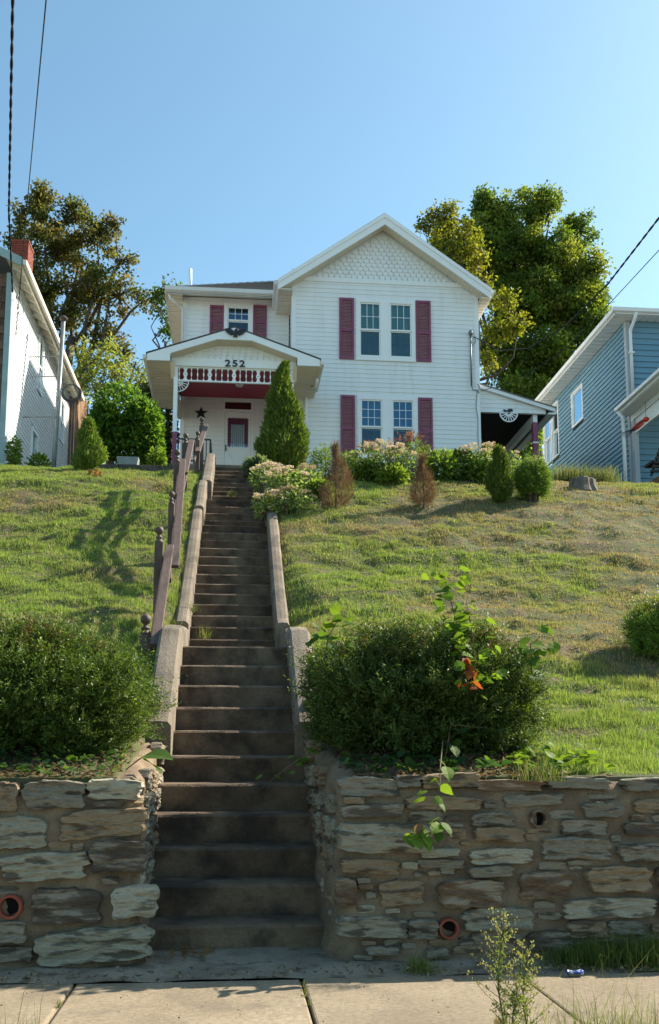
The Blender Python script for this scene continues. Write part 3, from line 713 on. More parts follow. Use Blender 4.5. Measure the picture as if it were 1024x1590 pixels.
# front door
fz = FLOOR+.02
m = MB().lbox(frL, dr[0], dr[0]+.06, -.05, .04, fz, trz).lbox(frL, dr[1]-.06, dr[1], -.05, .04, fz, trz).lbox(frL, dr[0]+.06, dr[1]-.06, -.05, .04, dr[2]-.02, dr[2]+.05)
m.lbox(frL, dr[0]+.06, dr[1]-.06, -.05, .04, trz-.05, trz); door = m.build('front_door', 'white_trim', house)
MB().lbox(frL, dr[0]+.061, dr[1]-.061, -.03, -.012, dr[2]+.051, trz-.051).build('transom_pane', 'burgundy_deep', door)
m = MB(); b_ = trz
for i in range(9):
    a0 = dr[0]+(dr[1]-dr[0])*i/9; wd = (dr[1]-dr[0])/9
    m.prism([frL[0]+UX*(a0+wd*(.5-.5*math.cos(t)))+Vector((0, -.045, b_+.02-.045*math.sin(t))) for t in np.linspace(0, math.pi, 6)], (0, .012, 0))
m.lbox(frL, dr[0], dr[1], .033, .046, b_+.021, b_+.05); m.build('scalloped_trim', 'white_trim', door)
d0, d1 = dr[0]+.065, dr[1]-.065; dz1 = dr[2]-.03
gx0_, gx1_ = ax(352, 670, YL), ax(387.5, 670, YL); gz0_, gz1_ = azz(370, 696, YL), azz(370, 648, YL)
m = MB().lbox(frL, d0, gx0_, -.03, .012, fz, dz1).lbox(frL, gx1_, d1, -.03, .012, fz, dz1).lbox(frL, gx0_, gx1_, -.03, .012, gz1_, dz1).lbox(frL, gx0_, gx1_, -.03, .012, fz, gz0_)
slab = m.build('door_slab', 'white_trim', door)
m = MB(); n_ = 11; P = lambda a, c, d: frL[0]+UX*a+Vector((0, -d, c))
for i in range(n_):
    zz = gz0_+(gz1_-gz0_)*i/n_; hh = (gz1_-gz0_)/n_
    for xx, sg in ((gx0_, 1), (gx1_, -1)): m.prism([P(xx+sg*.04*math.sin(t), zz+hh*(.5-.5*math.cos(t)), .010) for t in np.linspace(0, math.pi, 6)], (0, -.008, 0))
for i in range(7):
    xx = gx0_+(gx1_-gx0_)*i/7; ww = (gx1_-gx0_)/7
    for zz, sg in ((gz0_, 1), (gz1_, -1)): m.prism([P(xx+ww*(.5-.5*math.cos(t)), zz+sg*.035*math.sin(t), .0105) for t in np.linspace(0, math.pi, 6)], (0, -.008, 0))
m.build('scalloped_trim', 'white_trim', slab)
MB().lbox(frL, gx0_, gx1_, -.012, -.009, gz0_, gz1_).build('pane', 'glass_clear', slab)
cw = gx1_-gx0_
m = MB().lbox(frL, gx0_, gx0_+cw*.2, -.03, -.02, gz0_, gz1_).lbox(frL, gx1_-cw*.2, gx1_, -.03, -.02, gz0_, gz1_).lbox(frL, gx0_+cw*.2, gx1_-cw*.2, -.03, -.02, gz1_-.2, gz1_); m.build('curtain', 'burgundy', slab)
m = MB()
for i in range(7): a0 = gx0_+cw*(.2+.6*i/7); m.lbox(frL, a0, a0+cw*.6/7*.85, -.030-.004*(i % 2), -.026-.004*(i % 2), gz0_, gz1_-.18)
m.build('lace_curtain', 'lace', slab)
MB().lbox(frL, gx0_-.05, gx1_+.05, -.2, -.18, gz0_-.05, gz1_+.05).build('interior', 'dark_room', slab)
zc = (fz+.1+gz0_-.1)/2; hw = (d1-d0)*.36; hh = (gz0_-.08-fz-.1)/2; xc = (d0+d1)/2
m = MB(); q = lambda a, c: P(xc+a, zc+c, .014)
for a, b in (((-hw, -hh), (hw, hh)), ((-hw, hh), (hw, -hh))): m.bar(q(*a), q(*b), .01, .045, (0, -1, 0))
m.build('cross_panel', 'white_trim', slab)
MB().lbox(frL, d0+.02, d0+.05, .012, .05, azz(370, 701, YL), azz(370, 692, YL)).build('handle', 'black_iron', slab)

# ------------------------------------------------------------------ porch
bl, br, ba = at(229, 549, YB), at(497, 559, YB), at(363.5, 509, YB)
pxa = (bl.x+br.x)/2; pz = ba.z; ppit = (pz-(bl.z+br.z)/2)/((br.x-bl.x)/2); px0, px1 = bl.x, br.x
prz = lambda x: pz-ppit*abs(x-pxa)
post0 = ax(272.3, 640, YP); post1 = 2*pxa-post0
for s, xe in ((-1, px0), (1, px1)):
    MB().prism([(pxa, YB-.03, prz(pxa)), (xe+.03*s, YB-.03, prz(xe)), (xe+.03*s, YB-.03, prz(xe)+.03), (pxa, YB-.03, prz(pxa)+.035)], (0, (YL-YB) if s < 0 else (YM-YB+.0), 0)).build('porch_roof', 'shingle_dark', house)
    wd = .165; xi = post0-.12 if s < 0 else post1+.12; FL = .42
    low = lambda x: min(prz(x), prz(pxa+FL))-wd
    prism2([(pxa, prz(pxa)-.002), (xe, prz(xe)-.002), (xe, prz(xe)-wd), (xi, prz(xe)-wd), (xi, low(xi)), (pxa+FL*s, low(pxa+FL)), (pxa, low(pxa))], YB-.02, YB+.03).build('porch_rake_board', 'white_trim', house)
    for (a_, b_) in ((pxa, pxa+FL*s), (pxa+FL*s, xi)):
        m = MB(); soffit_slats(m, (a_, YB+.031, low(a_)-.004), (b_, YB+.031, low(b_)-.004), (a_, YP-.06, low(a_)-.004), (b_, YP-.06, low(b_)-.004), 8 if a_ == pxa else 16); m.build('porch_rake_soffit', 'soffit', house)
    # box eave
    m = MB(); soffit_slats(m, (xi, YB+.03, prz(xe)-wd), (xi, YL if s < 0 else YM-.03, prz(xe)-wd), (xe, YB+.03, prz(xe)-wd), (xe, YL if s < 0 else YM-.03, prz(xe)-wd), 18); m.build('porch_eave_soffit', 'soffit', house)
    MB().box(min(xe, xe+.03*s), max(xe, xe+.03*s), YB+.031, YL if s < 0 else YM-.03, prz(xe)-wd, prz(xe)-.005).build('porch_fascia', 'soffit', house)
    MB().prism([(xe+.031*s, YB-.02, prz(xe)-.02), (xe+.12*s, YB-.02, prz(xe)-.03), (xe+.10*s, YB-.02, prz(xe)-.11), (xe+.031*s, YB-.02, prz(xe)-.13)], (0, 1.9 if s > 0 else 3, 0)).build('porch_gutter', 'gutter', house)
    MB().prism([(xi, YB+.03, prz(xe)-wd), (xi, YL if s < 0 else YM, prz(xe)-wd), (xi, YL if s < 0 else YM, prz(xe)-wd-.28), (xi, YB+.38, prz(xe)-wd-.28)], (-.1*s, 0, 0)).build('porch_side_beam', 'soffit', house)
frP = (Vector((0, YP-.05, 0)), UX, Vector((0, -1, 0)))
bz1, bz0 = azz(365, 560, YP), azz(365, 572.5, YP)
tyz = lambda x: min(prz(x), prz(pxa+.42))-.13
m = MB().prism([(post0-.1, YP-.05, bz1-.02), (post1+.1, YP-.05, bz1-.02), (post1+.1, YP-.05, tyz(post1+.1)), (pxa+.42, YP-.05, tyz(pxa)), (pxa-.42, YP-.05, tyz(pxa)), (post0-.1, YP-.05, tyz(post0-.1))], (0, .1, 0)); m.build('porch_gable_wall', 'siding', house)
def pr(z):
    d = (pz-.15-z)/ppit; d = min(d, post1+.1-pxa); return (pxa-d, pxa+d)
scales(house, frP, bz1, tyz(pxa)-.08, pr, .15, .085, 'siding')
MB().box(post0-.12, post1+.12, YP-.085, YP+.06, bz0, bz1).build('porch_beam', 'white_trim', house)
# sawn frieze under the beam: slats with scalloped sides
fz0, fz1 = azz(365, 595, YP), bz0
fr_ = thing  # (name kept short below)
MB().box(post0, post1, YP-.03, YP+.03, fz0-.0, fz0+.035).build('frieze_rail', 'white_trim', house)
MB().box(post0, post1, YP-.03, YP+.03, fz1-.03, fz1-.001).build('frieze_rail', 'white_trim', house)
NS = 18
for i in range(NS+1):
    x = post0+.08+(post1-post0-.16)*i/NS; wide = (i % 4 == 1); hw = .042 if wide else .011; pts = []
    z0, z1 = fz0+.035, fz1-.03; hh = z1-z0
    for sd in (1, -1):
        ts = np.linspace(0, 1, 13) if sd > 0 else np.linspace(1, 0, 13)
        for t in ts: pts.append((x+sd*(hw+(.014 if wide else .007)*math.cos(t*2*math.pi*2)), z0+hh*t))
    sl = prism2(pts, YP-.012, YP+.012).build('frieze_slat', 'white_trim', house)
    if wide: MB().tube([(x, YP-.0125, z0+hh*.5), (x, YP-.016, z0+hh*.5)], .013, 10).build('drilled_hole', 'black_iron', sl)
# porch ceiling, posts, floor
MB().prism([(post0-.02, YP+.06, bz0-.02), (post0-.02, YL-.03, 10.975), (post0-.02, YL-.03, 11.0), (post0-.02, YP+.06, bz0+.01)], (post1-post0+.04, 0, 0)).build('porch_ceiling', 'burgundy_dark', house)
for x in (post0, post1):
    zc = azz(272, 671, YP)
    pp = MB().box(x-.05, x+.05, YP-.05, YP+.05, zc, bz0-.001).build('porch_post', 'white_trim', house, bevel=.006)
    MB().box(x-.052, x+.052, YP-.052, YP+.052, 7.6, zc-.001).build('post_base', 'burgundy', pp, bevel=.006)
    s = 1 if x == post0 else -1
    m = MB(); cx_, cz_ = x+s*.05, fz0; Rb = .26
    for t in np.linspace(0, math.pi/2, 6): m.bar((cx_, YP, cz_), (cx_+s*Rb*.92*math.cos(t), YP, cz_-Rb*.92*math.sin(t)), .014, .014)
    for rr in (Rb, Rb*.45):
        pts = [(cx_+s*rr*math.cos(t), YP, cz_-rr*math.sin(t)) for t in np.linspace(0.02, math.pi/2-.02, 9)]
        for a, b in zip(pts[:-1], pts[1:]): m.bar(a, b, .02, .03, (0, 1, 0))
    m.build('bracket', 'white_trim', house)
MB().box(post0-.1, mx0-.02, YP-.1, YL-.04, 7.5, FLOOR-.1).build('porch_floor', 'concrete', house)
d = at(491, 598, YM-1.2); e = at(475.5, 612, YM-.06)
MB().tube([at(493, 590, YM-1.6), at(490, 600, YM-1.3), (e.x+.02, YM-.1, e.z+.12), (e.x, YM-.08, e.z), (e.x, YM-.08, 8.2)], .036, 8).build('downspout', 'white_trim', house, smooth=True)
lt = at(372, 601, 25.0); MB().lathe([(.11, 0), (.11, -.03), (.09, -.07), (.02, -.09)], (lt.x, 24.9, bz0+.125), 12).build('ceiling_lamp', 'ceramic', house, smooth=True)
# house number
def text(name, s, loc, size, mat, parent, ext=.012):
    cu = bpy.data.curves.new(name, 'FONT'); cu.body = s; cu.size = size; cu.extrude = ext; cu.offset = size*.018; cu.align_x = 'CENTER'
    t = bpy.data.objects.new(name, cu); COL.objects.link(t); dg = bpy.context.evaluated_depsgraph_get()
    me = bpy.data.meshes.new_from_object(t.evaluated_get(dg)); bpy.data.objects.remove(t)
    me.materials.clear(); me.materials.append(MATS[mat]); o = place(name, me, parent, loc); o.rotation_euler = (R(90), 0, 0); return o
for ch, px in (('2', 354), ('5', 365.2), ('2', 376.3)):
    p = at(px, 571.4, YP); o = text('house_number', ch, (p.x, YP-.096, bz0+.018), .235, 'black_iron', house); o.scale = (1.25, 1, 1)
# eagle plaque on the porch gable
ec = at(366, 517.5, YB-.03); s_ = 17.0/F*YB
eagle = thing('eagle_ornament', (ec.x, YB-.05, ec.z-s_*.5), 'black spread-winged eagle ornament on the peak of the porch gable', 'ornament')
def eshape(pts, name, y0, y1):
    MB().prism([(ec.x+a*s_, y0, ec.z+b*s_) for a, b in pts], (0, y1-y0, 0)).build(name, 'black_iron', eagle)
for sg in (-1, 1):
    eshape([(sg*a, b) for a, b in ((.08, .05), (.3, .30), (.55, .42), (.98, .40), (.92, .28), (1.0, .18), (.82, .12), (.86, .0), (.66, -.02), (.66, -.16), (.48, -.14), (.42, -.26), (.26, -.18), (.10, -.15))], 'wing', YB-.065, YB-.035)
eshape([(-.10, .22), (-.02, .36), (.12, .40), (.22, .30), (.12, .26), (.14, .05), (.12, -.25), (.22, -.42), (.05, -.36), (0, -.46), (-.06, -.36), (-.22, -.42), (-.14, -.2), (-.15, .05)], 'body', YB-.085, YB-.034)
# star on the porch wall
stc = at(312.6, 642, YL); r0 = 11.5/F*YL
m = MB(); ring = []
for k in range(10):
    t = math.pi/2+k*math.pi/5; r = r0 if k % 2 == 0 else r0*.40; ring.append((stc.x+r*math.cos(t), YL-.035, stc.z+r*math.sin(t)))
for k in range(10): m.poly([ring[k], ring[(k+1) % 10], (stc.x, YL-.10, stc.z)]); m.poly([ring[(k+1) % 10], ring[k], (stc.x, YL-.034, stc.z)])
tag(m.build('barn_star', 'black_iron'), 'black five pointed barn star on the porch wall left of the door', 'star')
# black iron porch railing
ry = YP+.02; r0x, r1x = ax(277, 690, ry), ax(327, 690, ry); rz1 = azz(300, 682, ry)
ir = thing('iron_railing', (r0x, ry, FLOOR-.1), 'black iron porch railing beside the handrail top', 'railing')
MB().bar((r0x, ry, rz1), (r1x, ry, rz1), .035, .03).build('top_rail', 'black_iron', ir); MB().bar((r0x, ry, FLOOR+.02), (r1x, ry, FLOOR+.02), .03, .025).build('bottom_rail', 'black_iron', ir)
for i in range(9): x = r0x+(r1x-r0x)*i/8; MB().bar((x, ry, FLOOR-.1), (x, ry, rz1), .022 if i % 4 else .04, .022 if i % 4 else .04, (0, 1, 0)).build('baluster', 'black_iron', ir)
for i in range(4): x = r1x; y = ry+.3*(i+1); MB().bar((x, y, FLOOR-.1), (x, y, rz1), .022, .022, (0, 1, 0)).build('baluster', 'black_iron', ir)
MB().bar((r1x, ry, rz1+.001), (r1x, ry+1.3, rz1+.001), .035, .03).build('top_rail', 'black_iron', ir)

# ------------------------------------------------------------------ carport on the right side
YC = YM+.2
c0, c1 = at(747, 599, YC), at(848, 631, YC); cb = azz(800, 641.5, YC)
car = thing('carport', (c1.x, YC, 8.0), 'white sided lean-to side porch with burgundy posts right of the white house', 'carport')
xw = mx1+.03
slp = (c0.z-c1.z)/(c1.x-c0.x); cz = lambda x: c0.z-slp*(x-xw)
core3 = MB().prism([(xw, YC+.02, cb), (c1.x, YC+.02, cb), (c1.x, YC+.02, cz(c1.x)-.05), (xw, YC+.02, cz(xw)-.05)], (0, .06, 0)).build('fascia_panel', 'siding', car)
claps(core3, (Vector((0, YC, 0)), UX, Vector((0, -1, 0))), cb, cz(xw)-.06, .125, lambda z: (xw, min(c1.x-.03, xw+(cz(xw)-.04-z)/slp)), 'siding')
MB().prism([(xw, YC-.12, cz(xw)), (c1.x+.22, YC-.12, cz(c1.x+.22)), (c1.x+.22, YC-.12, cz(c1.x+.22)-.10), (xw, YC-.12, cz(xw)-.10)], (0, .07, 0)).build('rake_board', 'white_trim', car)
MB().prism([(xw, YC-.14, cz(xw)+.03), (c1.x+.25, YC-.14, cz(c1.x+.25)+.03), (c1.x+.25, YC-.14, cz(c1.x+.25)), (xw, YC-.14, cz(xw))], (0, 8.5, 0)).build('roof', 'shingle_grey', car)
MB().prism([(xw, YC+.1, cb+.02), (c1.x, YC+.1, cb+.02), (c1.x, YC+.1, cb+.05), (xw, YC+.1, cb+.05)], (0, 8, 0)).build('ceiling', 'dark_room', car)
MB().box(c1.x+.05, c1.x+.24, YC-.05, YC+8.2, cb-.02, cz(c1.x+.22)-.11).build('gutter', 'white_trim', car)
px_ = ax(834, 680, YC); MB().box(px_-.06, px_+.06, YC+.1, YC+8, cb-.2, cb+.018).build('beam', 'white_trim', car)
for i, yy in enumerate((YC+.16, YC+4.3, YC+7.9)):
    p = MB().box(px_-.07, px_+.07, yy-.07, yy+.07, 7.6, cb-.201).build('post', 'burgundy', car, bevel=.006)
    if i == 0: MB().box(px_-.074, px_+.074, yy-.074, yy+.074, cb-.80, cb-.76).build('band', 'white_trim', p)
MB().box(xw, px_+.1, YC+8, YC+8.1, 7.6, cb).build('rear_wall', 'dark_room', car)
MB().box(xw-.0, c1.x, YC-.1, YC+8.1, 7.4, 8.02).build('floor', 'concrete', car)
MB().lathe([(.05, .0), (.07, .08), (.05, .16), (.02, .18)], (xw+.07, YC+.3, azz(752, 690, YC+.3)), 12).build('wall_lamp', 'ceramic', car, smooth=True)
wc = at(790.6, 641, YC-.1); rw = 14.5/F*YC
orn = thing('half_wheel_ornament', (wc.x, YC-.06, wc.z-rw), 'white half wagon wheel ornament with black carriage cutout under the carport gable', 'ornament')
m = MB()
for rr, th in ((rw, .035), (rw*.35, .03)):
    pts = [(wc.x+rr*math.cos(t), YC-.07, wc.z-rr*math.sin(t)) for t in np.linspace(0, math.pi, 15)]
    m = MB()
    for a, b in zip(pts[:-1], pts[1:]): m.bar(a, b, .03, th, (0, 1, 0))
    m.build('rim', 'white_trim', orn)
for t in np.linspace(0, math.pi, 9): MB().bar((wc.x, YC-.07, wc.z), (wc.x+rw*math.cos(t), YC-.07, wc.z-rw*math.sin(t)), .022, .026, (0, 1, 0)).build('spoke', 'white_trim', orn)
m = MB(); q = lambda a, b: (wc.x+a*rw, YC-.09, wc.z+.02+b*rw)
m.prism([q(-.6, .1), (q(-.62, .3)), q(-.5, .36), q(-.42, .25), q(-.1, .28), q(.0, .42), q(.42, .44), q(.5, .15), q(.2, .1), q(.15, -.05), q(.05, .1), q(-.35, .12), q(-.38, -.06), q(-.45, .08)], (0, .02, 0)); m.build('carriage_cutout', 'black_iron', orn)

# electric service on the corner of the facade
sm_ = thing('service_mast', (ax(731, 600, YM), YM-.06, azz(731, 606, YM)), 'grey electric service conduit with weatherhead on the right corner of the white facade', 'conduit')
xs = ax(731, 560, YM); za_, zb_ = azz(731, 600, YM), azz(731, 521, YM)
MB().tube([(xs, YM-.06, za_), (xs, YM-.06, zb_)], .022, 8).build('conduit', 'galvanised', sm_, smooth=True)
MB().lathe([(.03, -.03), (.055, 0), (.06, .05), (.045, .10), (.01, .12)], (xs, YM-.08, zb_), 10).build('weatherhead', 'galvanised', sm_, smooth=True)
pts = [(xs+.06+.07*math.sin(t*1.3), YM-.07, zb_-.05-.6*t/6) for t in np.linspace(0, 3, 12)]
MB().tube(pts, .009, 6).build('loop_wire', 'grey_wire', sm_)
b0 = at(744, 606, YM); pts = [(xs, YM-.05, za_+.02), (xs+.03, YM-.06, za_-.12), (xs+.14, YM-.06, b0.z-.02), (b0.x-.02, YM-.06, b0.z-.10), (b0.x, YM-.06, b0.z+.1), (b0.x-.05, YM-.06, b0.z+.15)]
MB().tube(pts, .011, 6).build('loop_wire', 'grey_wire', sm_)
MB().tube([(b0.x-.06, YM-.05, b0.z), (b0.x-.10, YM-.05, b0.z-.5), (b0.x-.06, YM-.05, b0.z-.8), (b0.x-.07, YM-.05, 8.6)], .008, 6).build('loop_wire', 'grey_wire', sm_)

# ------------------------------------------------------------------ overhead wires
def wire(name, pts, r, label, mat='wire', twist=False, sag=0.0):
    pts = [Vector(p) for p in pts]; out = []; n = 60
    seg = len(pts)-1
    for i in range(seg):
        for k in range(n): 
            t = k/n; p = pts[i].lerp(pts[i+1], t); p.z -= sag*4*t*(1-t); out.append(p)
    out.append(pts[-1]); m = MB()
    if twist:
        fine = []
        for i in range(len(out)-1):
            for k in range(6): fine.append(out[i].lerp(out[i+1], k/6))
        Lc = 0; lens = [0]
        for a, b in zip(fine[:-1], fine[1:]): Lc += (b-a).length; lens.append(Lc)
        for ph in (0, math.pi):
            m.tube([p+Vector((math.cos(l*twist+ph), math.sin(l*twist+ph)*.5, math.sin(l*twist+ph)*.3))*r*.6 for p, l in zip(fine, lens)], r*.75, 5)
    else: m.tube(out, r, 6)
    return tag(m.build(name, mat, None, origin=pts[-1]), label, 'wire', 'overhead wires')
lhx = at(12, 560, 22.4).x
wire('overhead_cable', [at(24, -260, 9), at(20, 0, 12), at(14, 330, 19), at(20, 455, 22.5)], .018, 'thick twisted black cable dropping to the brown shingled house corner', twist=8.0)
wire('overhead_wire', [at(88, -200, 9), at(72, 0, 12), at(45, 290, 20), at(25, 520, 22.3)], .010, 'thin straight black wire crossing the sky at upper left')
wire('overhead_cable', [at(1180, 190, 12), at(1024, 338, 15), at(945, 440, 18.5), at(880, 505, 21.5), at(820, 541, 23.7), at(775, 544, 24.7), at(737, 523, YM-.1)], .017, 'thick black service cable sagging to the white house corner', twist=8.0)
wire('overhead_wire', [at(1180, 225, 12), at(1024, 388, 15.5), at(950, 468, 18.5), at(880, 540, 21.5), at(810, 588, 24), at(748, 607, YM-.08)], .008, 'thin black wire running below the thick cable at right')

# ------------------------------------------------------------------ left house
Y1, Y2 = 22.4, 30.6
lx = at(12, 560, Y1).x
lh = thing('left_house', (lx, Y1, 7.2), 'white sided house at left edge with brown shingled front and brick chimney', 'house')
ez1 = at(34.6, 404.7, Y1-.4).z; exx = at(34.6, 404.7, Y1-.4).x
wt = ez1-.12
frR = (Vector((lx, 0, 0)), UY, Vector((1, 0, 0)))
def Yat(px): # depth where the side wall plane shows at photo column px
    lo, hi = 10, 60
    for _ in range(50):
        mid = (lo+hi)/2
        if (at(px, 600, mid).x < lx) == (lx < 0): hi = mid
        else: lo = mid
    return mid
w1 = (Yat(56.6), Yat(64.5)); z1 = (azz(60, 610, sum(w1)/2), azz(60, 526, sum(w1)/2))
w2 = (Yat(51), Yat(60.5)); z2 = (7.2, azz(56, 668, sum(w2)/2))
w3 = (Yat(94), Yat(100.5)); z3 = (azz(97, 686, sum(w3)/2), azz(97, 622, sum(w3)/2))
sidew = MB().box(lx-7, lx-.30, Y1+.1, Y2, 6.6, wt+.0).build('side_wall', 'dark_room', lh)
claps(sidew, frR, 7.0, wt+.1, .115, lambda z: (Y1+.08, Y2), 'left_siding', [(w1[0], w1[1], *z1), (w2[0], w2[1], *z2), (w3[0], w3[1], *z3)])
window(lh, frR, *w1, *z1, .07, 1, 1, 'curtain', False); window(lh, frR, *w3, *z3, .07, 2, 1, 'curtain', False)
m = MB().lbox(frR, w2[0], w2[0]+.09, -.05, .05, *z2).lbox(frR, w2[1]-.09, w2[1], -.05, .05, *z2).lbox(frR, w2[0]+.09, w2[1]-.09, -.05, .05, z2[1]-.09, z2[1]); dd = m.build('side_door', 'white_trim', lh)
MB().lbox(frR, w2[0]+.09, w2[1]-.09, -.06, -.02, z2[0], z2[1]-.09).build('panel', 'teal_trim', dd)
MB().box(lx-.10, lx+.03, Y1-.03, Y1+.09, 6.8, wt).build('corner_board', 'teal_trim', lh)
frw = MB().box(lx-7, lx-.11, Y1+.02, Y1+.1, 6.6, wt).build('front_wall', 'brown_shingle', lh)
z = 7.0; k = 0
while z < wt-.2:
    x = lx-.11-(0.09 if k % 2 else 0); 
    first = True
    while x > lx-1.6:
        wd = random.uniform(.13, .22); x0_ = x-wd
        MB().hexa([(x0_+.006, Y1-.012, z), (min(x, lx-.112)-.003, Y1-.012, z), (min(x, lx-.112)-.003, Y1+.02, z), (x0_+.006, Y1+.02, z), (x0_+.006, Y1+.006, z+.21), (min(x, lx-.112)-.003, Y1+.006, z+.21), (min(x, lx-.112)-.003, Y1+.02, z+.21), (x0_+.006, Y1+.02, z+.21)]).build('wood_shingle', 'brown_shingle', frw)
        x = x0_
    z += .19; k += 1
# roof: front gable, eave along the side, rafters
rp = (at(0, 388, Y1-.4).z-ez1)/(exx-at(0, 388, Y1-.4).x)
rp = max(rp, .45); lr = lambda x: ez1+rp*(exx-x)
MB().prism([(exx, Y1-.42, ez1), (exx-4, Y1-.42, lr(exx-4)), (exx-4, Y1-.42, lr(exx-4)+.06), (exx+.02, Y1-.42, ez1+.05)], (0, Y2-Y1+.7, 0)).build('roof', 'shingle_grey', lh)
MB().prism([(exx+.015, Y1-.45, ez1+.06), (exx-4, Y1-.45, lr(exx-4)+.06), (exx-4, Y1-.45, lr(exx-4)-.16), (exx+.015, Y1-.45, ez1-.15)], (0, .03, 0)).build('rake_board', 'teal_trim', lh)
MB().box(exx+.001, exx+.10, Y1-.40, Y2+.3, ez1-.09, ez1+.03).build('gutter', 'soffit', lh)
MB().box(exx-.03, exx-.001, Y1-.40, Y2+.3, ez1-.16, ez1-.005).build('fascia', 'soffit', lh)
y = Y1-.1
while y < Y2+.2:
    MB().prism([(exx-.035, y, ez1-.15), (exx-.035, y, ez1-.02), (lx, y, lr(lx)-.03), (lx, y, lr(lx)-.17)], (0, .055, 0)).build('rafter_tail', 'soffit', lh); y += .52
MB().prism([(exx-.04, Y1-.38, ez1-.012), (lx-.1, Y1-.38, lr(lx-.1)-.012), (lx-.1, Y1-.38, lr(lx-.1)-.03), (exx-.04, Y1-.38, ez1-.03)], (0, Y2-Y1+.6, 0)).build('roof_boards', 'soffit', lh)
# brick chimney
chy = 25.2; chx0, chx1 = at(18, 400, chy).x, at(43.5, 400, chy).x; chz0, chz1 = lr(chx1)-.4, at(30, 375, chy).z; dpt = .62
ch = MB().box(chx0+.012, chx1-.012, chy+.012, chy+dpt-.012, chz0, chz1-.01).build('chimney', 'mortar', lh)
m = MB(); z = chz0; k = 0
while z < chz1-.03:
    for face in range(4):
        Lf = (chx1-chx0) if face % 2 == 0 else dpt; a = -.105 if k % 2 else 0
        while a < Lf-.02:
            p, q = max(a, 0), min(a+.20, Lf); j = random.uniform(0, .006)
            if q-p > .03:
                if face == 0: m.box(chx0+p, chx0+q, chy-j, chy+.1, z, z+.058)
                elif face == 1: m.box(chx1-.1, chx1+j, chy+p, chy+q, z+.0005, z+.0585)
                elif face == 2: m.box(chx0+p, chx0+q, chy+dpt-.1, chy+dpt+j, z+.001, z+.059)
                else: m.box(chx0-j, chx0+.1, chy+p, chy+q, z+.0015, z+.0595)
            a += .21
    z += .068; k += 1
m.build('bricks', 'brick', ch, kind='stuff')
MB().box(chx0-.02, chx1+.02, chy-.02, chy+dpt+.02, chz1-.005, chz1+.05).build('chimney_cap', 'brick', ch)
# rear plank lean-to
px0_, px1_ = lx+.02, at(127, 650, 31.6).x
lean = thing('plank_lean_to', ((px0_+px1_)/2, 31.2, 7.6), 'brown vertical plank lean-to behind the white left house', 'shed')
zt = azz(112, 602, 30.8)
n_ = 6
for i in range(n_):
    a = px0_-.3+(px1_-px0_+.3)*i/n_; b = px0_-.3+(px1_-px0_+.3)*(i+1)/n_
    MB().box(a+.006, b-.006, 30.75+random.uniform(-.01, .01), 30.80, 7.4, zt+.2-(i)*.0).build('plank', 'fence_wood', lean)
for i in range(14): MB().box(px1_-.03, px1_+random.uniform(-.01, .012), 30.81+.16*i, 30.81+.16*i+.15, 7.4, zt+.2-.05*random.random()).build('plank', 'fence_wood', lean)
# metal mast with cap, braces and cable coil
t0, t1 = at(82, 738, 23.6), at(99, 496, 24.6)
ms = thing('metal_mast', t0, 'tall grey metal pipe mast with rusty cap beside the left house', 'pipe')
MB().tube([t0-Vector((0, 0, .5)), t1], .055, 10).build('pipe', 'galvanised', ms, smooth=True)
MB().lathe([(.06, -.05), (.10, -.02), (.11, .03), (.07, .08), (.01, .10)], t1, 12).build('cap', 'block', ms, smooth=True)
for f in (.36, .62, .75):
    p = t0.lerp(t1, f); MB().tube([p, (lx+.03, p.y+.1, p.z+.0)], .014, 6).build('brace', 'galvanised', ms)
cc = at(110.5, 609, 25.5); cr = 14/F*25.5; m = MB()
for k in range(5): m.tube([(cc.x+(cr+.015*k-.03)*math.cos(t), cc.y+.02*k, cc.z+(cr*.95+.012*k-.02)*math.sin(t)) for t in np.linspace(0, 2*math.pi, 28)], .010, 5, False)
coil = m.build('cable_coil', 'grey_wire'); tag(coil, 'coil of grey cable hanging below the left house eave', 'cable')
MB().tube([cc+Vector((0, .05, cr)), (exx+.05, cc.y+.05, ez1-.06)], .008, 5).build('hanger', 'grey_wire', coil)
MB().lathe([(.03, 0), (.045, .05), (.03, .1)], (lx+.1, Y1+.25, azz(24, 463, Y1+.2)), 8).build('insulator', 'grey_wire', lh)
m = MB(); c_ = Vector((lx+.14, Y1+.4, azz(28, 476, Y1+.4)))
m.tube([(c_.x, c_.y+.35*math.sin(t), c_.z+.25*math.cos(t)) for t in np.linspace(0, 5.6, 20)], .008, 5); m.build('wire_loop', 'grey_wire', lh)
MB().tube([(lx+.06, Y1+.35, azz(26, 480, Y1+.3)), (lx+.06, Y1+.32, 7.4)], .014, 6).build('conduit', 'white_trim', lh)

# ------------------------------------------------------------------ blue house
B1, B2 = 24.4, 31.5
bx = at(977, 620, B1).x
bh = thing('blue_house', (bx, B1, 7.6), 'blue clapboard house with white trim at right edge', 'house')
bez = at(957, 480, B1-.4).z; bex = at(957, 480, B1-.4).x
frB = (Vector((bx, 0, 0)), UY, Vector((-1, 0, 0))); frBF = (Vector((0, B1, 0)), UX, Vector((0, -1, 0)))
bt = bez-.14
lx_keep = lx; lx = bx
def Yb(px): 
    lo, hi = 10, 60
    for _ in range(50):
        mid = (lo+hi)/2
        if at(px, 640, mid).x > bx: hi = mid
        else: lo = mid
    return mid
ba_ = (Yb(868.5), Yb(857)); bb_ = (Yb(856), Yb(845)); bc_ = (Yb(907.5), Yb(889.5))
zA = (azz(862, 710, sum(ba_)/2), azz(862, 627, sum(ba_)/2)); zB = (azz(850, 716, sum(bb_)/2), azz(850, 640, sum(bb_)/2)); zB = zA
zC = (azz(898, 658, sum(bc_)/2), azz(898, 604, sum(bc_)/2))
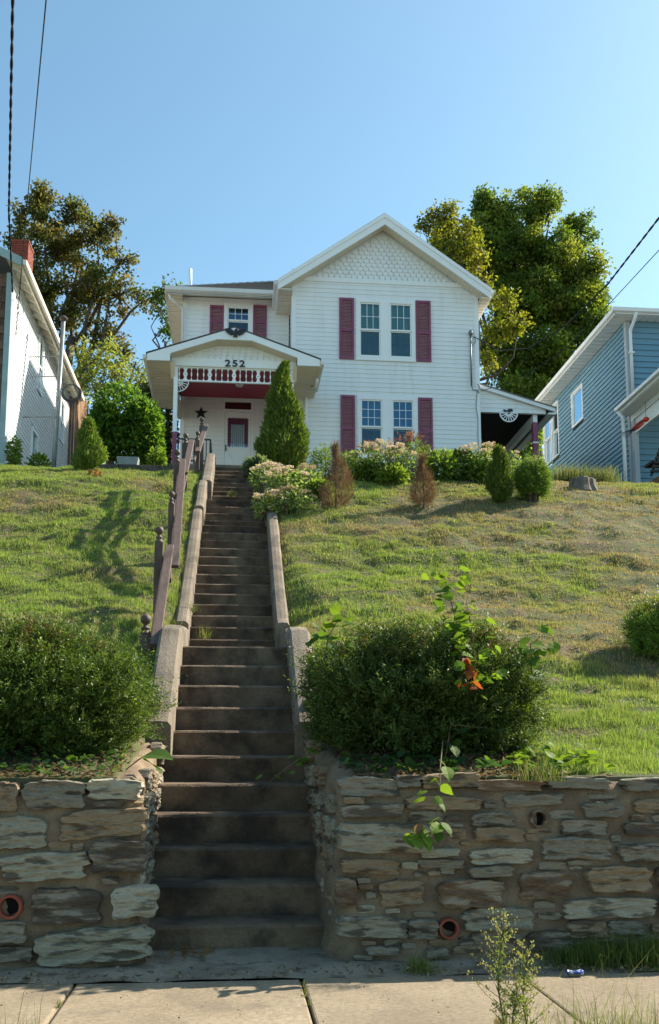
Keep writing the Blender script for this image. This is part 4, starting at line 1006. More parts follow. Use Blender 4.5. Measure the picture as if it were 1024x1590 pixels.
bcore = MB().box(bx+.3, bx+9, B1+.3, B2, 7.0, bt).build('side_wall', 'dark_room', bh)
claps(bcore, frB, 7.4, bt, .135, lambda z: (B1+.10, B2), 'blue_siding', [(*ba_, *zA), (*bb_, *zB), (*bc_, *zC)], .034)
bfront = MB().box(bx+.3, bx+9, B1+.25, B1+.29, 7.0, bt).build('front_wall', 'dark_room', bh)
claps(bfront, frBF, 7.4, bt, .16, lambda z: (bx+.10, bx+6), 'blue_siding', (), .034)
for v_, zz in ((ba_, zA), (bb_, zB)): window(bh, frB, v_[0], v_[1], zz[0], zz[1], .06, 1, 1, 'curtain', False)
window(bh, frB, bc_[0], bc_[1], zC[0], zC[1], .06, 1, 1, 'blind', False, drop=.5, split=.03)
MB().box(bx-.026, bx+.10, B1-.03, B1+.10, 7.2, bt).build('corner_board', 'blue_trim', bh)
H = 2.4; run = H/.42
m = MB(); m.poly([(bex, B1-.4, bez+.03), (bx+9, B1-.4, bez+.03), (bx+9, B1-.4+run, bez+H), (bex+run, B1-.4+run, bez+H)]); m.poly([(bex, B1-.4, bez+.03), (bex+run, B1-.4+run, bez+H), (bex+run, B2, bez+H), (bex, B2+.4, bez+.03)])
m.build('roof', 'shingle_grey', bh)
MB().box(bex-.02, bx+9, B1-.43, B1-.401, bez-.13, bez+.02).build('fascia', 'white_trim', bh)
MB().box(bex-.03, bex-.001, B1-.40, B2+.4, bez-.13, bez+.02).build('fascia', 'white_trim', bh)
MB().prism([(bex-.03, B1-.41, bez+.02), (bex-.13, B1-.41, bez+.01), (bex-.11, B1-.41, bez-.08), (bex-.03, B1-.41, bez-.11)], (0, B2-B1+.8, 0)).build('gutter', 'white_trim', bh)
MB().prism([(bex-.13, B1-.432, bez+.02), (bex-.13, B1-.53, bez+.01), (bex-.13, B1-.51, bez-.08), (bex-.13, B1-.432, bez-.11)], (9, 0, 0)).build('gutter', 'white_trim', bh)
m = MB(); soffit_slats(m, (bex, B1-.4, bez-.13), (bex, B2, bez-.13), (bx-.01, B1-.4, bez-.13), (bx-.01, B2, bez-.13), 30); m.build('eave_soffit', 'white_trim', bh)
m = MB(); soffit_slats(m, (bx, B1-.4, bez-.131), (bx+6, B1-.4, bez-.131), (bx, B1-.02, bez-.131), (bx+6, B1-.02, bez-.131), 30); m.build('soffit', 'white_trim', bh)
dx_ = at(981, 560, B1-.08).x
MB().tube([(dx_+.02, B1-.45, bez-.08), (dx_+.02, B1-.40, bez-.2), (dx_, B1-.10, bez-.42), (dx_, B1-.08, bez-.55), (dx_, B1-.08, azz(981, 612, B1-.1))], .045, 8).build('downspout', 'white_trim', bh, smooth=True)
MB().box(dx_-.07, dx_+.07, B1-.14, B1-.02, azz(981, 551, B1), azz(981, 548.5, B1)).build('downspout_strap', 'white_trim', bh)
# its front porch
q0, q1 = at(963, 638, B1-.15), at(1024, 594, B1-2.2)
pzt = q0.z+.05; pxe = q0.x
MB().prism([(pxe, B1-2.9, pzt), (pxe+5, B1-2.9, pzt+.95), (pxe+5, B1-2.9, pzt+1.0), (pxe, B1-2.9, pzt+.05)], (0, 2.85, 0)).build('porch_roof', 'shingle_grey', bh)
MB().box(pxe-.03, pxe+.0, B1-2.9, B1-.05, pzt-.12, pzt+.04).build('porch_fascia', 'white_trim', bh)
MB().box(pxe-.12, pxe-.031, B1-2.9, B1-.05, pzt-.05, pzt+.035).build('porch_gutter', 'white_trim', bh)
MB().box(pxe, pxe+.4, B1-2.9, B1-.05, pzt-.14, pzt-.121).build('porch_soffit', 'white_trim', bh)
bmx = pxe+.32
MB().box(bmx, bmx+.12, B1-2.7, B1-.06, pzt-.30, pzt-.141).build('porch_beam', 'white_trim', bh)
MB().box(bmx+.02, bmx+.09, B1-2.7, B1-.06, pzt-.68, pzt-.63).build('frieze_rail', 'white_trim', bh)
for i in range(19): y = B1-2.62+.135*i; MB().bar((bmx+.055, y, pzt-.63), (bmx+.055, y, pzt-.30), .05, .03, (0, 1, 0)).build('frieze_spindle', 'white_trim', bh)
ppx = at(970.5, 690, B1-.25).x
MB().tube([(pxe-.06, B1-.15, pzt-.06), (ppx, B1-.2, pzt-.25), (ppx, B1-.2, 7.6)], .05, 8).build('downspout', 'white_trim', bh, smooth=True)
MB().box(bmx, bmx+.12, B1-.24, B1-.05, 7.6, pzt-.301).build('pilaster', 'blue_trim', bh)
MB().box(bmx-.02, pxe+5, B1-2.75, B1-.04, 7.3, 7.95).build('porch_floor', 'fence_wood', bh)
lx = lx_keep
# red-headed bird ornament hanging under the blue porch
hd = at(1003.5, 651, B1-1.3); tl = at(970, 678, B1-1.3)
bird = thing('bird_ornament', hd, 'red headed dark bird ornament hanging under the blue house porch', 'ornament')
MB().tube([hd+Vector((0, 0, -.07)), hd+Vector((0, 0, -.04)), hd, hd+Vector((0, 0, .04)), hd+Vector((0, 0, .07))], [.01, .06, .085, .06, .01], 12).build('head', 'red', bird, smooth=True)
dv = tl-hd; MB().tube([hd+dv*f for f in (.1, .2, .38, .6)], [.04, .07, .075, .05], 10).build('body', 'red', bird, smooth=True)
m = MB()
for k in range(6): m.bar(hd+dv*.55, hd+dv+Vector((.03*k-.1, 0, -.03*k+.08)), .02, .012)
m.bar(hd+dv*.2+Vector((0, -.07, .02)), hd+dv*.75+Vector((0, -.07, .03)), .05, .03); m.build('tail', 'black_iron', bird)
MB().tube([hd+Vector((0, 0, .06)), (hd.x, hd.y, pzt-.2)], .005, 5).build('cord', 'wire', bird)
# dark slatted seat on that porch
sc0 = at(1012, 742, B1-1.5)
seat = thing('slatted_seat', (sc0.x+.35, B1-1.5, 7.95), 'dark slatted seat on the blue house porch at right edge', 'chair')
for i in range(7): MB().bar((sc0.x-.10+.045*i, B1-1.7, 8.05+.11*i), (sc0.x+1.1, B1-1.7, 8.1+.11*i), .05, .06).build('slat', 'wicker', seat)
for a in (0, .9): MB().bar((sc0.x+a-.06, B1-1.62, 7.95), (sc0.x+a+.28, B1-1.62, 8.85), .05, .05, (0, 1, 0)).build('leg', 'wicker', seat)
MB().box(sc0.x, sc0.x+1, B1-1.6, B1-1.1, 8.3, 8.36).build('seat', 'wicker', seat)

# ------------------------------------------------------------------ vegetation kit
def ell(n, c, r, pw=.5):
    d = rdir(n); q = rng.random((n, 1))**pw; return np.array(c)+d*q*np.array(r), d
def needles(P, D, ln, m, nl, nw, cols):
    """short shoots with two rows of needles"""
    n = len(P); t = np.linspace(.05, 1, m); side = unit(np.cross(D, rdir(n)))
    B = P[:, None, :]+D[:, None, :]*(ln[:, None, None]*t[None, :, None])
    sg = np.where(np.arange(m) % 2, 1, -1)[None, :, None]
    ND = unit(side[:, None, :]*sg*.9+D[:, None, :]*.75+rng.normal(0, .22, (n, m, 3)))
    c = np.repeat(cols, m, 0)
    return B.reshape(-1, 3), ND.reshape(-1, 3), c
def yew(name, label, c, r, n, pal, flat=.75, group=None, tops=0, brown=.06, sq=3.0):
    base = (c[0], c[1], c[2]-r[2])
    o = thing(name, (c[0], c[1], gzf(c[0], c[1])), label, 'shrub', group)
    d = rdir(n); d[:, 2] = np.where(d[:, 2] < -.78, -d[:, 2], d[:, 2]); d = unit(d)
    k = (np.abs(d[:, 0])**sq+np.abs(d[:, 1])**sq+np.abs(d[:, 2])**sq)**(-1/sq)
    lump = .60+.54*fbm(d[:, 0]*3.4+d[:, 2]*2+20, d[:, 1]*3.4+d[:, 2]*2.6+7, 4)+.22*(vnoise(d[:, 0]*13+d[:, 2]*9+40, d[:, 1]*13-d[:, 2]*11+60)-.5)
    q = np.clip(rng.random(n)**.16, .45, 1); P = np.array(c)+d*(k*lump*q)[:, None]*np.array(r)
    P[:, 2] = np.maximum(P[:, 2], gz(P[:, 0], P[:, 1])+.03)
    D = unit(d*np.array([1, 1, .6])+np.array([0, 0, .55])+rng.normal(0, .35, (n, 3))); ln = rng.uniform(.05, .13, n)
    cols = tint(n, pal, None, .25); hb = (P[:, 2] > c[2]+r[2]*.55) & (rng.random(n) < brown*4)
    cols[hb] = tint(int(hb.sum()), [(.12, .07, .03), (.10, .10, .03)], None, .2)
    if tops:
        i = rng.choice(np.where(P[:, 2] > c[2]-r[2]*.2)[0], tops); P = np.vstack([P, P[i]]); D = np.vstack([D, unit(np.array([0, 0, 1])+rng.normal(0, .25, (tops, 3)))])
        ln = np.concatenate([ln, rng.uniform(.12, .22, tops)]); cols = np.vstack([cols, tint(tops, [(.20, .30, .05), (.26, .33, .07)], None, .2)])
    ks = n//22; i = rng.choice(n, ks); P = np.vstack([P, P[i]]); D = np.vstack([D, unit(d[i]+np.array([0, 0, .5])+rng.normal(0, .3, (ks, 3)))]); ln = np.concatenate([ln, rng.uniform(.14, .26, ks)]); cols = np.vstack([cols, tint(ks, pal, None, .2)*1.25])
    k2 = n//2; d2 = d[:k2]; P2 = np.array(c)+d2*(k[:k2]*lump[:k2]*rng.uniform(.55, .9, k2))[:, None]*np.array(r); P2[:, 2] = np.maximum(P2[:, 2], gz(P2[:, 0], P2[:, 1])+.08)
    B, ND, cc = needles(P, D, ln, 9, .02, .005, cols)
    B = np.vstack([B, P2]); ND = np.vstack([ND, unit(d2+rng.normal(0, .6, (k2, 3)))]); cc = np.vstack([cc, tint(k2, pal, None, .2)])
    LL = np.concatenate([rng.uniform(.022, .036, len(B)-k2), rng.uniform(.06, .10, k2)]); WW = np.concatenate([np.full(len(B)-k2, .0095), np.full(k2, .035)])
    leafcloud('foliage', B, ND, LL, WW, cc, 'needle', o, fold=.05)
    m = MB()
    for i in range(26):
        a = rng.uniform(0, 6.28); e = np.array(c)+np.array([math.cos(a)*r[0]*.8*rng.random(), math.sin(a)*r[1]*.8*rng.random(), r[2]*rng.uniform(-.2, .7)])
        s0 = np.array([c[0]+rng.uniform(-.3, .3)*r[0], c[1]+rng.uniform(-.3, .3)*r[1], gzf(c[0], c[1])-.05]); mid = (s0+e)/2+rng.normal(0, .06, 3)
        m.tube([s0, mid, e], [.016, .011, .004], 5)
    m.build('branches', 'bark', o, kind='stuff'); return o
def cone_shrub(name, label, base, h, rad, n, pal, prof=None, leaf=(.06, .022), group=None, mat='needle', up=1.0):
    o = thing(name, base, label, 'shrub', group)
    t = rng.random(n)**1.25; pr = (prof or (lambda t: np.minimum(1, (t+.02)/.10)**.5*(1-t)**.75*1.08))(t)
    a = rng.uniform(0, 2*math.pi, n); lump = .62+.72*fbm(a*2.3+5, t*9+3); q = rng.random(n)**.22
    bx_, by_ = rng.uniform(-.28, .28, 2); x = np.cos(a)*pr*rad*lump*q+rad*bx_*np.sin(t*3.1)+rad*.12*np.sin(t*9+bx_*20); y = np.sin(a)*pr*rad*lump*q
    P = np.stack([base[0]+x, base[1]+y, base[2]+.03+t*h*.96], -1)
    D = unit(np.stack([np.cos(a)*.55, np.sin(a)*.55, np.full(n, up)], -1)+rng.normal(0, .34, (n, 3)))
    leafcloud('foliage', P, D, rng.uniform(.6, 1.7, n)*leaf[0], leaf[1], tint(n, pal, None, .22), mat, o, fold=.08)
    MB().tube([(base[0], base[1], base[2]-.1), (base[0], base[1], base[2]+h*.75)], [max(.015, rad*.07), .006], 6).build('stem', 'bark', o)
    return o
def bush(name, label, base, blobs, per, lf, pal, mat='leaf', group=None, cat='shrub', stems=8, pw=.35, fold=.2):
    """leafy bush: blobs = [(dx,dy,dz,rx,ry,rz)]"""
    o = thing(name, base, label, cat, group); PP, DD = [], []
    for b in blobs:
        P, d = ell(per, np.array(base)+np.array(b[:3]), b[3:], pw); PP.append(P); DD.append(unit(d+rng.normal(0, .6, (per, 3))+np.array([0, 0, -.1])))
    P = np.vstack(PP); D = np.vstack(DD); P[:, 2] = np.maximum(P[:, 2], base[2]+.02); n = len(P)
    leafcloud('foliage', P, D, rng.uniform(.7, 1.25, n)*lf[0], rng.uniform(.8, 1.2, n)*lf[1], tint(n, pal, None, .22), mat, o, fold=fold)
    if stems:
        m = MB()
        for i in range(stems):
            b = blobs[i % len(blobs)]; e = np.array(base)+np.array(b[:3])+rng.normal(0, .4, 3)*np.array(b[3:]); s0 = np.array(base)+np.array([rng.normal(0, .05), rng.normal(0, .05), -.05])
            m.tube([s0, (s0+e)/2+rng.normal(0, .05, 3), e], [.014, .01, .004], 5)
        m.build('stems', 'twig', o, kind='stuff')
    return o
def tree(name, label, root, blobs, pal, nb, lf, trunk_r, dens=900, sub=(.18, .34), dr=1.0, group='trees behind the houses', up=.0):
    """blobs = [(px,py,rpx,rpy,Y)] give crown lobes in real size; limbs run from the trunk into every lobe, twigs into every leafy spray"""
    o = thing(name, root, label, 'tree', group); L = []
    for (px, py, ra, rb, Y) in blobs:
        c = at(px, py, Y); k = Y/F*1.03; L.append((np.array(c), np.array([ra*k, (ra+rb)/2*k*dr, rb*k])))
    cz = np.mean([c for c, _ in L], 0); fork = np.array([root[0]*.6+cz[0]*.4, root[1]*.6+cz[1]*.4, root[2]+(min(c[2] for c, _ in L)-root[2])*.75])
    m = MB(); m.tube([Vector(root)-UZ*.4, (Vector(root)+Vector(fork))/2+Vector((.1, 0, 0)), Vector(fork), Vector(fork)*.5+Vector(cz)*.5], [trunk_r, trunk_r*.8, trunk_r*.65, trunk_r*.35], 9)
    tw = MB(); PP, DD, CC = [], [], []
    for c, r in L:
        mid = (fork+c)/2+rng.normal(0, .25, 3)+np.array([0, 0, -.06*np.linalg.norm(c-fork)])
        m.tube([fork, fork*.5+mid*.5+rng.normal(0, .3, 3), mid, mid*.4+c*.6+rng.normal(0, .3, 3), c], [trunk_r*.34, trunk_r*.28, trunk_r*.2, trunk_r*.12, .015], 6)
        n_ = max(6, int(nb*(.5+.5*r[0]*r[2])))
        for q in range(n_):
            d = rdir(1)[0]; sc_ = c+d*r*rng.random()**.45*1.02; sr = np.array([1.15, 1.1, .72])*rng.uniform(*sub)*math.sqrt(r[0]*r[2])
            tw.tube([c+(sc_-c)*.1, c+(sc_-c)*.6+rng.normal(0, .12, 3), sc_], [trunk_r*.08, trunk_r*.05, .008], 4)
            k = max(12, int(dens*sr[0]*sr[2]*rng.uniform(.6, 1.2))); P, e = ell(k, sc_, sr, .55); P = P+rng.normal(0, .10, (k, 3))
            PP.append(P); CC.append(tint(1, pal, None, .18)*np.exp(rng.normal(0, .20, (k, 1)))); DD.append(unit(e*.5+rng.normal(0, .8, (k, 3))+np.array([0, 0, -.2+up])))
    P = np.vstack(PP); n = len(P)
    tk = m.build('trunk', 'bark', o, smooth=True); tw.build('twigs', 'bark', tk, kind='stuff')
    leafcloud('crown', P, np.vstack(DD), rng.uniform(.6, 1.35, n)*lf[0], rng.uniform(.8, 1.2, n)*lf[1], np.vstack(CC), 'leaf', o, fold=.15)
    return o
G_DARK = [(0.083, 0.143, 0.027), (0.120, 0.188, 0.033), (0.158, 0.225, 0.042)]
G_MID = [(0.115, 0.203, 0.030), (0.155, 0.250, 0.041), (0.196, 0.277, 0.051)]
G_LIME = [(0.168, 0.252, 0.035), (0.210, 0.280, 0.042), (0.140, 0.224, 0.028)]
G_OAK = [(.120, .125, .034), (.150, .145, .040), (.165, .132, .044), (.092, .115, .030)]

# ------------------------------------------------------------------ trees behind
def root_at(px, Y): p = at(px, 700, Y); return (p.x, Y, gzf(p.x, Y))
tree('oak_tree', 'large bronze green oak behind the left house with open branches', root_at(75, 40), [
    (60, 325, 42, 38, 40), (110, 320, 30, 28, 40), (30, 360, 25, 30, 40.5), (95, 385, 55, 40, 40), (150, 365, 40, 32, 39.5), (180, 350, 14, 18, 39.5), (60, 440, 45, 40, 40), (130, 440, 50, 35, 39.5),
    (190, 405, 24, 20, 39), (185, 460, 40, 26, 39), (100, 500, 45, 30, 40), (165, 520, 32, 22, 39.5), (225, 465, 26, 17, 38.5), (60, 510, 30, 35, 40.5), (195, 548, 14, 12, 39)],
    G_OAK, 26, (.155, .10), .42, 1350, (.17, .33))
tree('maple_tree', 'tall dense green tree behind the carport and blue house', root_at(835, 41), [
    (770, 330, 36, 36, 41), (835, 325, 38, 34, 41), (895, 360, 30, 34, 41), (800, 390, 52, 48, 41), (870, 410, 52, 48, 40.5), (915, 430, 24, 45, 40), (820, 470, 60, 48, 40), (890, 490, 50, 48, 40),
    (790, 550, 45, 48, 40), (850, 560, 55, 48, 39.5), (925, 470, 22, 30, 40), (752, 318, 16, 22, 41.5), (760, 440, 30, 40, 41), (860, 308, 18, 16, 41), (810, 610, 45, 35, 39), (738, 372, 30, 38, 40.5), (712, 410, 34, 30, 40), (690, 368, 26, 26, 40.5), (765, 400, 34, 40, 40.5), (930, 520, 26, 40, 39.5), (780, 360, 34, 34, 41)],
    [(.125, .195, .032), (.185, .250, .040), (.088, .145, .027), (.225, .265, .046)], 46, (.16, .10), .45, 1250, (.19, .38))
tree('locust_tree', 'yellow green tree behind the right slope of the main gable', root_at(700, 36), [
    (688, 342, 26, 24, 36), (722, 372, 24, 36, 36), (662, 350, 14, 12, 36), (742, 400, 16, 24, 36.5), (700, 400, 30, 30, 36), (752, 440, 14, 20, 36), (785, 470, 22, 22, 35), (768, 515, 22, 30, 35), (805, 505, 18, 24, 35), (760, 560, 14, 20, 35), (700, 325, 14, 12, 36)],
    [(0.211, 0.233, 0.029), (0.240, 0.242, 0.034), (0.163, 0.186, 0.024)], 34, (.15, .09), .25, 1250, (.2, .4))
tree('walnut_tree', 'small dark tree between the oak and the white house roof', root_at(262, 37), [
    (262, 450, 18, 16, 37), (250, 480, 16, 18, 37), (262, 510, 14, 18, 37), (246, 462, 16, 12, 37.5)], [(0.056, 0.105, 0.021), (0.084, 0.126, 0.028)], 22, (.16, .10), .16, 700, (.25, .5))
tree('ash_tree', 'pale yellow green tree low behind the lean-to', root_at(165, 34), [
    (150, 555, 36, 26, 34), (190, 570, 36, 24, 34), (130, 580, 24, 30, 34), (165, 600, 45, 34, 33.5), (220, 590, 26, 24, 33.5), (235, 610, 28, 28, 33)], [(0.221, 0.260, 0.058), (0.260, 0.286, 0.065), (0.169, 0.215, 0.046)], 22, (.15, .07), .2, 700, (.22, .45))
tree('hedge_tree', 'dark shaded tree beside the porch left corner', root_at(245, 29), [(235, 650, 30, 38, 29), (255, 690, 28, 40, 28.5), (230, 610, 26, 22, 29.5), (250, 625, 20, 30, 29)], [(0.039, 0.072, 0.016), (0.058, 0.091, 0.021)], 30, (.15, .09), .14, 900, (.25, .5))
tree('far_tree', 'shaded green tree seen through the carport opening', root_at(815, 36), [(815, 690, 26, 40, 36), (835, 660, 20, 30, 36), (800, 720, 24, 30, 36)], G_MID, 24, (.17, .1), .15, 700, (.25, .5))

# ------------------------------------------------------------------ shrubs
yew('yew_hedge', 'broad dark yew hedge on top of the left stone wall', (-1.72, 6.82, 1.52), (1.22, .68, .47), 19000, [(.060, .105, .020), (.085, .135, .024), (.12, .175, .032)], tops=420, group='clipped yews above the stone walls')
yew('yew_hedge', 'broad dark yew hedge with sprouting vines right of the lower steps', (1.30, 6.86, 1.52), (.80, .66, .48), 17000, [(0.049, 0.086, 0.019), (0.071, 0.112, 0.024), (0.104, 0.147, 0.032)], tops=160, group='clipped yews above the stone walls')
h = hit(1000, 1022); yew('young_yew', 'small loose yew cut by the right edge of the lawn', (h.x+.25, h.y, h.z+.22), (.34, .30, .27), 3200, G_MID, tops=60, brown=.12)
av = hit(442, 742); av = Vector((ax(443, 735, 18.9), 18.9, gzf(.9, 18.9)))
cone_shrub('arborvitae', 'tall dark arborvitae cone in front of the porch right corner', av, azz(450, 562, 18.9)-av.z, 42/F*19.4, 15000, [(0.080, 0.136, 0.022), (0.120, 0.184, 0.032), (0.176, 0.240, 0.042)], leaf=(.085, .030), prof=lambda t: np.minimum(1, (t+.05)/.28)**.55*np.clip(1-t, 0, 1)**.85*1.16)
for px, py, tp, wd, nm, lab in ((522, 792, 690, 27, 'dead_shrub', 'brown dead conical shrub nearest the arborvitae'), (659, 789, 712, 20, 'dead_shrub', 'smaller brown dead conical shrub below the right window')):
    g = hit(px, py); cone_shrub(nm, lab, g, (py-tp)/F*g.y*1.02, wd/F*g.y, 2300, [(.19, .110, .075), (.25, .155, .11), (.14, .085, .06)], leaf=(.11, .0065), mat='dry', group='dead brown shrubs in the bed', prof=lambda t: np.minimum(1, (t+.14)/.34)**.9*(np.clip(1-t*1.35, 0, 1)**.75*1.05+.10*(1-t)))
g = hit(776, 783); cone_shrub('dwarf_conifer', 'small dark green cone shrub left of the round boxwood', g, (783-693)/F*g.y*1.02, 22/F*g.y, 5000, G_DARK+[(.08, .11, .02)], leaf=(.07, .018), prof=lambda t: np.minimum(1, (t+.06)/.35)**.7*np.clip(1-t, 0, 1)**.6*1.1)
g = hit(828, 780); yew('boxwood', 'small round green shrub at the right end of the bed', (g.x, g.y, g.z+.33), (.235, .225, .29), 3600, G_MID, tops=120, brown=.02)
g = Vector((ax(133, 740, 16.9), 16.9, gzf(-2.5, 16.9))); cone_shrub('cone_shrub', 'small green cone shrub before the mast on the left lawn', g, (742-657)/F*g.y, 25/F*g.y, 5200, G_MID+[(.10, .13, .03)], leaf=(.06, .02), prof=lambda t: np.minimum(1, (t+.05)/.25)**.6*np.clip(1-t, 0, 1)**.6*1.05)
def pblobs(lst, Y, base):
    out = []
    for (px, py, ra, rb) in lst:
        c = at(px, py, Y); k = Y/F; out.append((c.x-base[0], 0, c.z-base[2], ra*k, (ra+rb)/2*k, rb*k))
    return out
b = (ax(195, 720, 20.5), 20.5, gzf(-2.3, 20.5)); bush('leafy_bush', 'large glossy bright green bush behind the block wall', b, pblobs([(190, 640, 45, 45), (225, 660, 28, 40), (165, 670, 30, 40), (200, 690, 48, 30), (235, 695, 18, 26)], 20.5, b), 1500, (.12, .07), [(0.098, 0.196, 0.028), (0.140, 0.252, 0.035), (0.063, 0.133, 0.021)], stems=14, pw=.3)
for px, py, ra, rb, lab in ((22, 705, 10, 28, 'green climber on the left house corner'), (60, 720, 16, 16, 'rose bush against the shaded left house wall'), (152, 705, 14, 14, 'yellowish shrub right of the lawn cone shrub'), (243, 712, 14, 16, 'light green hosta clump before the porch post')):
    Y = 21.9 if px < 70 else 19.5; b = (ax(px, 735, Y), Y, gzf(ax(px, 735, Y), Y)); bush('garden_plant', lab, b, pblobs([(px, py, ra, rb)], Y, b), 420, (.09, .05), G_MID if px != 152 else G_LIME, stems=5, pw=.5)
# block wall with planter at the left
blk = thing('block_wall', (ax(212, 740, 18.2), 18.2, gzf(-1.9, 18.2)), 'low dark concrete block wall between left lawn and porch', 'garden wall')
x0, x1 = ax(150, 735, 18.2), ax(269, 735, 18.2); zt = azz(200, 721, 18.2)
for row in range(3):
    x = x0-(.2 if row % 2 else 0)
    while x < x1-.04:
        e = min(x+.4, x1); MB().box(max(x, x0)+.005, e-.005, 18.2+random.uniform(0, .015), 18.42, zt-.14*(row+1)+.004, zt-.14*row).build('block', 'block', blk, bevel=.012); x += .4
pl = at(198.5, 720, 18.3); tag(MB().hexa([(pl.x-.17, 18.22, zt), (pl.x+.18, 18.22, zt), (pl.x+.18, 18.42, zt), (pl.x-.17, 18.42, zt), (pl.x-.2, 18.2, zt+.15), (pl.x+.21, 18.2, zt+.15), (pl.x+.21, 18.44, zt+.15), (pl.x-.2, 18.44, zt+.15)]).build('planter_box', 'planter', bevel=.012), 'grey oblong planter box on the low block wall', 'planter')
rk = hit(146, 741); bush('red_flowers', 'small rusty red flower clump beside the lawn cone shrub', rk, [(0, 0, .05, .10, .08, .06)], 130, (.045, .03), [(.36, .10, .06), (.28, .10, .06), (.14, .16, .05)], stems=0, cat='plant')
# stump and rough grass by the blue house
st = hit(905, 757); m = MB(); K = 18; sr = 21/F*st.y
for zz, f in ((-.1, 1.25), (.03, 1.05), (.13, .95), (.16, .85)):
    for k in range(K): t = 2*math.pi*k/K; q = f*(1+.14*math.sin(3*t+1)+.08*math.sin(7*t)+rng.uniform(-.05, .05)); m.v.append((st.x+sr*q*math.cos(t), st.y+sr*q*math.sin(t)*.8, st.z+zz+rng.uniform(-.012, .012)))
for i in range(3):
    for k in range(K): m.f.append((i*K+k, i*K+(k+1) % K, (i+1)*K+(k+1) % K, (i+1)*K+k))
m.f.append(tuple(3*K+k for k in range(K))); tag(m.build('tree_stump', 'stump'), 'grey weathered tree stump on the lawn before the blue house', 'stump')

# ------------------------------------------------------------------ flower bed
def sedum(label, base, rx, rz, nh, group, headc):
    o = bush('sedum', label, base, [(0, 0, rz*.45, rx, rx*.8, rz*.55)], 420, (.075, .04), [(0.196, 0.280, 0.098), (0.238, 0.308, 0.126), (0.140, 0.224, 0.070)], group=group, cat='flowering plant', stems=8, pw=.5)
    me = HEADS[headc]
    for i in range(nh):
        a = rng.uniform(0, 6.28); q = math.sqrt(rng.random()); x, y = base[0]+math.cos(a)*q*rx*.98, base[1]+math.sin(a)*q*rx*.8
        z = base[2]+rz*(.70+.32*math.sqrt(max(0, 1-q*q)))+rng.uniform(-.03, .03)
        f = bpy.data.objects.new('flower_head', me); COL.objects.link(f); f.parent = o; f.location = Vector((x, y, z))-wpos(o); f.rotation_euler = (rng.normal(0, .22)+.1, rng.normal(0, .22), rng.uniform(0, 6)); s = rng.uniform(.75, 1.3); f.scale = (s, s, s)
HEADS = {}
for hn, pal in (('pale', [(.66, .54, .50), (.72, .62, .55), (.55, .42, .40)]), ('tan', [(.42, .33, .22), (.48, .38, .27)])):
    n = 90; a = rng.uniform(0, 6.28, n); q = np.sqrt(rng.random(n))*.065; P = np.stack([q*np.cos(a), q*np.sin(a), .018-q*q*5+rng.normal(0, .004, n)], -1)
    V, Fc = leaf_geo(P, unit(np.array([0, 0, .5])+rng.normal(0, .6, (n, 3))), .020, .016, .1)
    o = npmesh('flower_head', V, Fc, 'petal', None, np.repeat(tint(n, pal, None, .15), 4, 0), (0, 0, 0)); HEADS[hn] = o.data; bpy.data.objects.remove(o)
sed = [(415, 762, 15.9, .32, .42, 12, 'pale sedum clump at the top right cheek of the steps', 'pale'), (445, 775, 15.2, .36, .42, 15, 'pale flowered sedum clump in front of the arborvitae', 'pale'), (420, 800, 14.4, .26, .34, 14, 'sedum spilling over the right stair cheek', 'pale'),
       (458, 803, 14.3, .28, .36, 12, 'tan flowered sedum lowest in the bed by the steps', 'tan'), (475, 765, 15.6, .26, .36, 7, 'sedum clump between arborvitae and first dead shrub', 'tan'),
       (568, 757, 16.3, .34, .66, 12, 'pale sedum behind the first dead shrub', 'pale'), (598, 757, 16.3, .36, .68, 13, 'pale sedum under the lower windows', 'pale'), (622, 765, 16.2, .28, .64, 12, 'sedum left of the smaller dead shrub', 'pale'),
       (742, 757, 16.6, .3, .66, 9, 'pale sedum under the facade right corner', 'pale'), (762, 755, 16.6, .28, .70, 9, 'pale sedum behind the small cone shrub', 'pale'), (795, 745, 17.8, .22, .6, 4, 'pink sedum at the carport post', 'pale')]
for px, py, Y, rx, rz, nh, lab, hc in sed:
    x = ax(px, py, Y); sedum(lab, (x, Y, gzf(x, Y)-.03), rx, rz, nh, 'sedum clumps in the flower bed', hc)
for px, Y, ra, hgt, lab, pal, lf in ((505, 16.2, .26, .62, 'dark feathery juniper behind the first dead shrub', G_DARK, (.10, .018)), (545, 16.6, .2, .5, 'green juniper right of the first dead shrub', G_MID, (.10, .02)), (648, 16.4, .26, .75, 'tall dark green shrub behind the smaller dead shrub', G_DARK, (.10, .02)),
                                 (685, 16.6, .34, .55, 'leafy green perennial right of the smaller dead shrub', G_MID, (.09, .05)), (718, 16.8, .36, .55, 'leafy perennial under the house corner', [(.08, .14, .03), (.11, .17, .04)], (.09, .05)), (745, 16.6, .3, .42, 'low green perennial left of the cone shrub', G_MID, (.08, .05)),
                                 (575, 16.3, .3, .36, 'low lime green foliage in the bed centre', G_LIME, (.08, .045)), (610, 16.0, .26, .32, 'low lime green foliage beside the dead shrub', G_LIME, (.08, .045)), (495, 15.0, .22, .25, 'low leafy ground cover beside the first dead shrub', G_MID, (.07, .04)), (400, 17.4, .2, .3, 'broad pale leaves at the stair top right', [(.14, .19, .10)], (.12, .07))):
    x = ax(px, 760, Y); bb = (x, Y, gzf(x, Y)-.03); bush('bed_plant', lab, bb, [(0, 0, hgt*.45, ra, ra*.8, hgt*.58)], 900, lf, pal, stems=5, pw=.4)
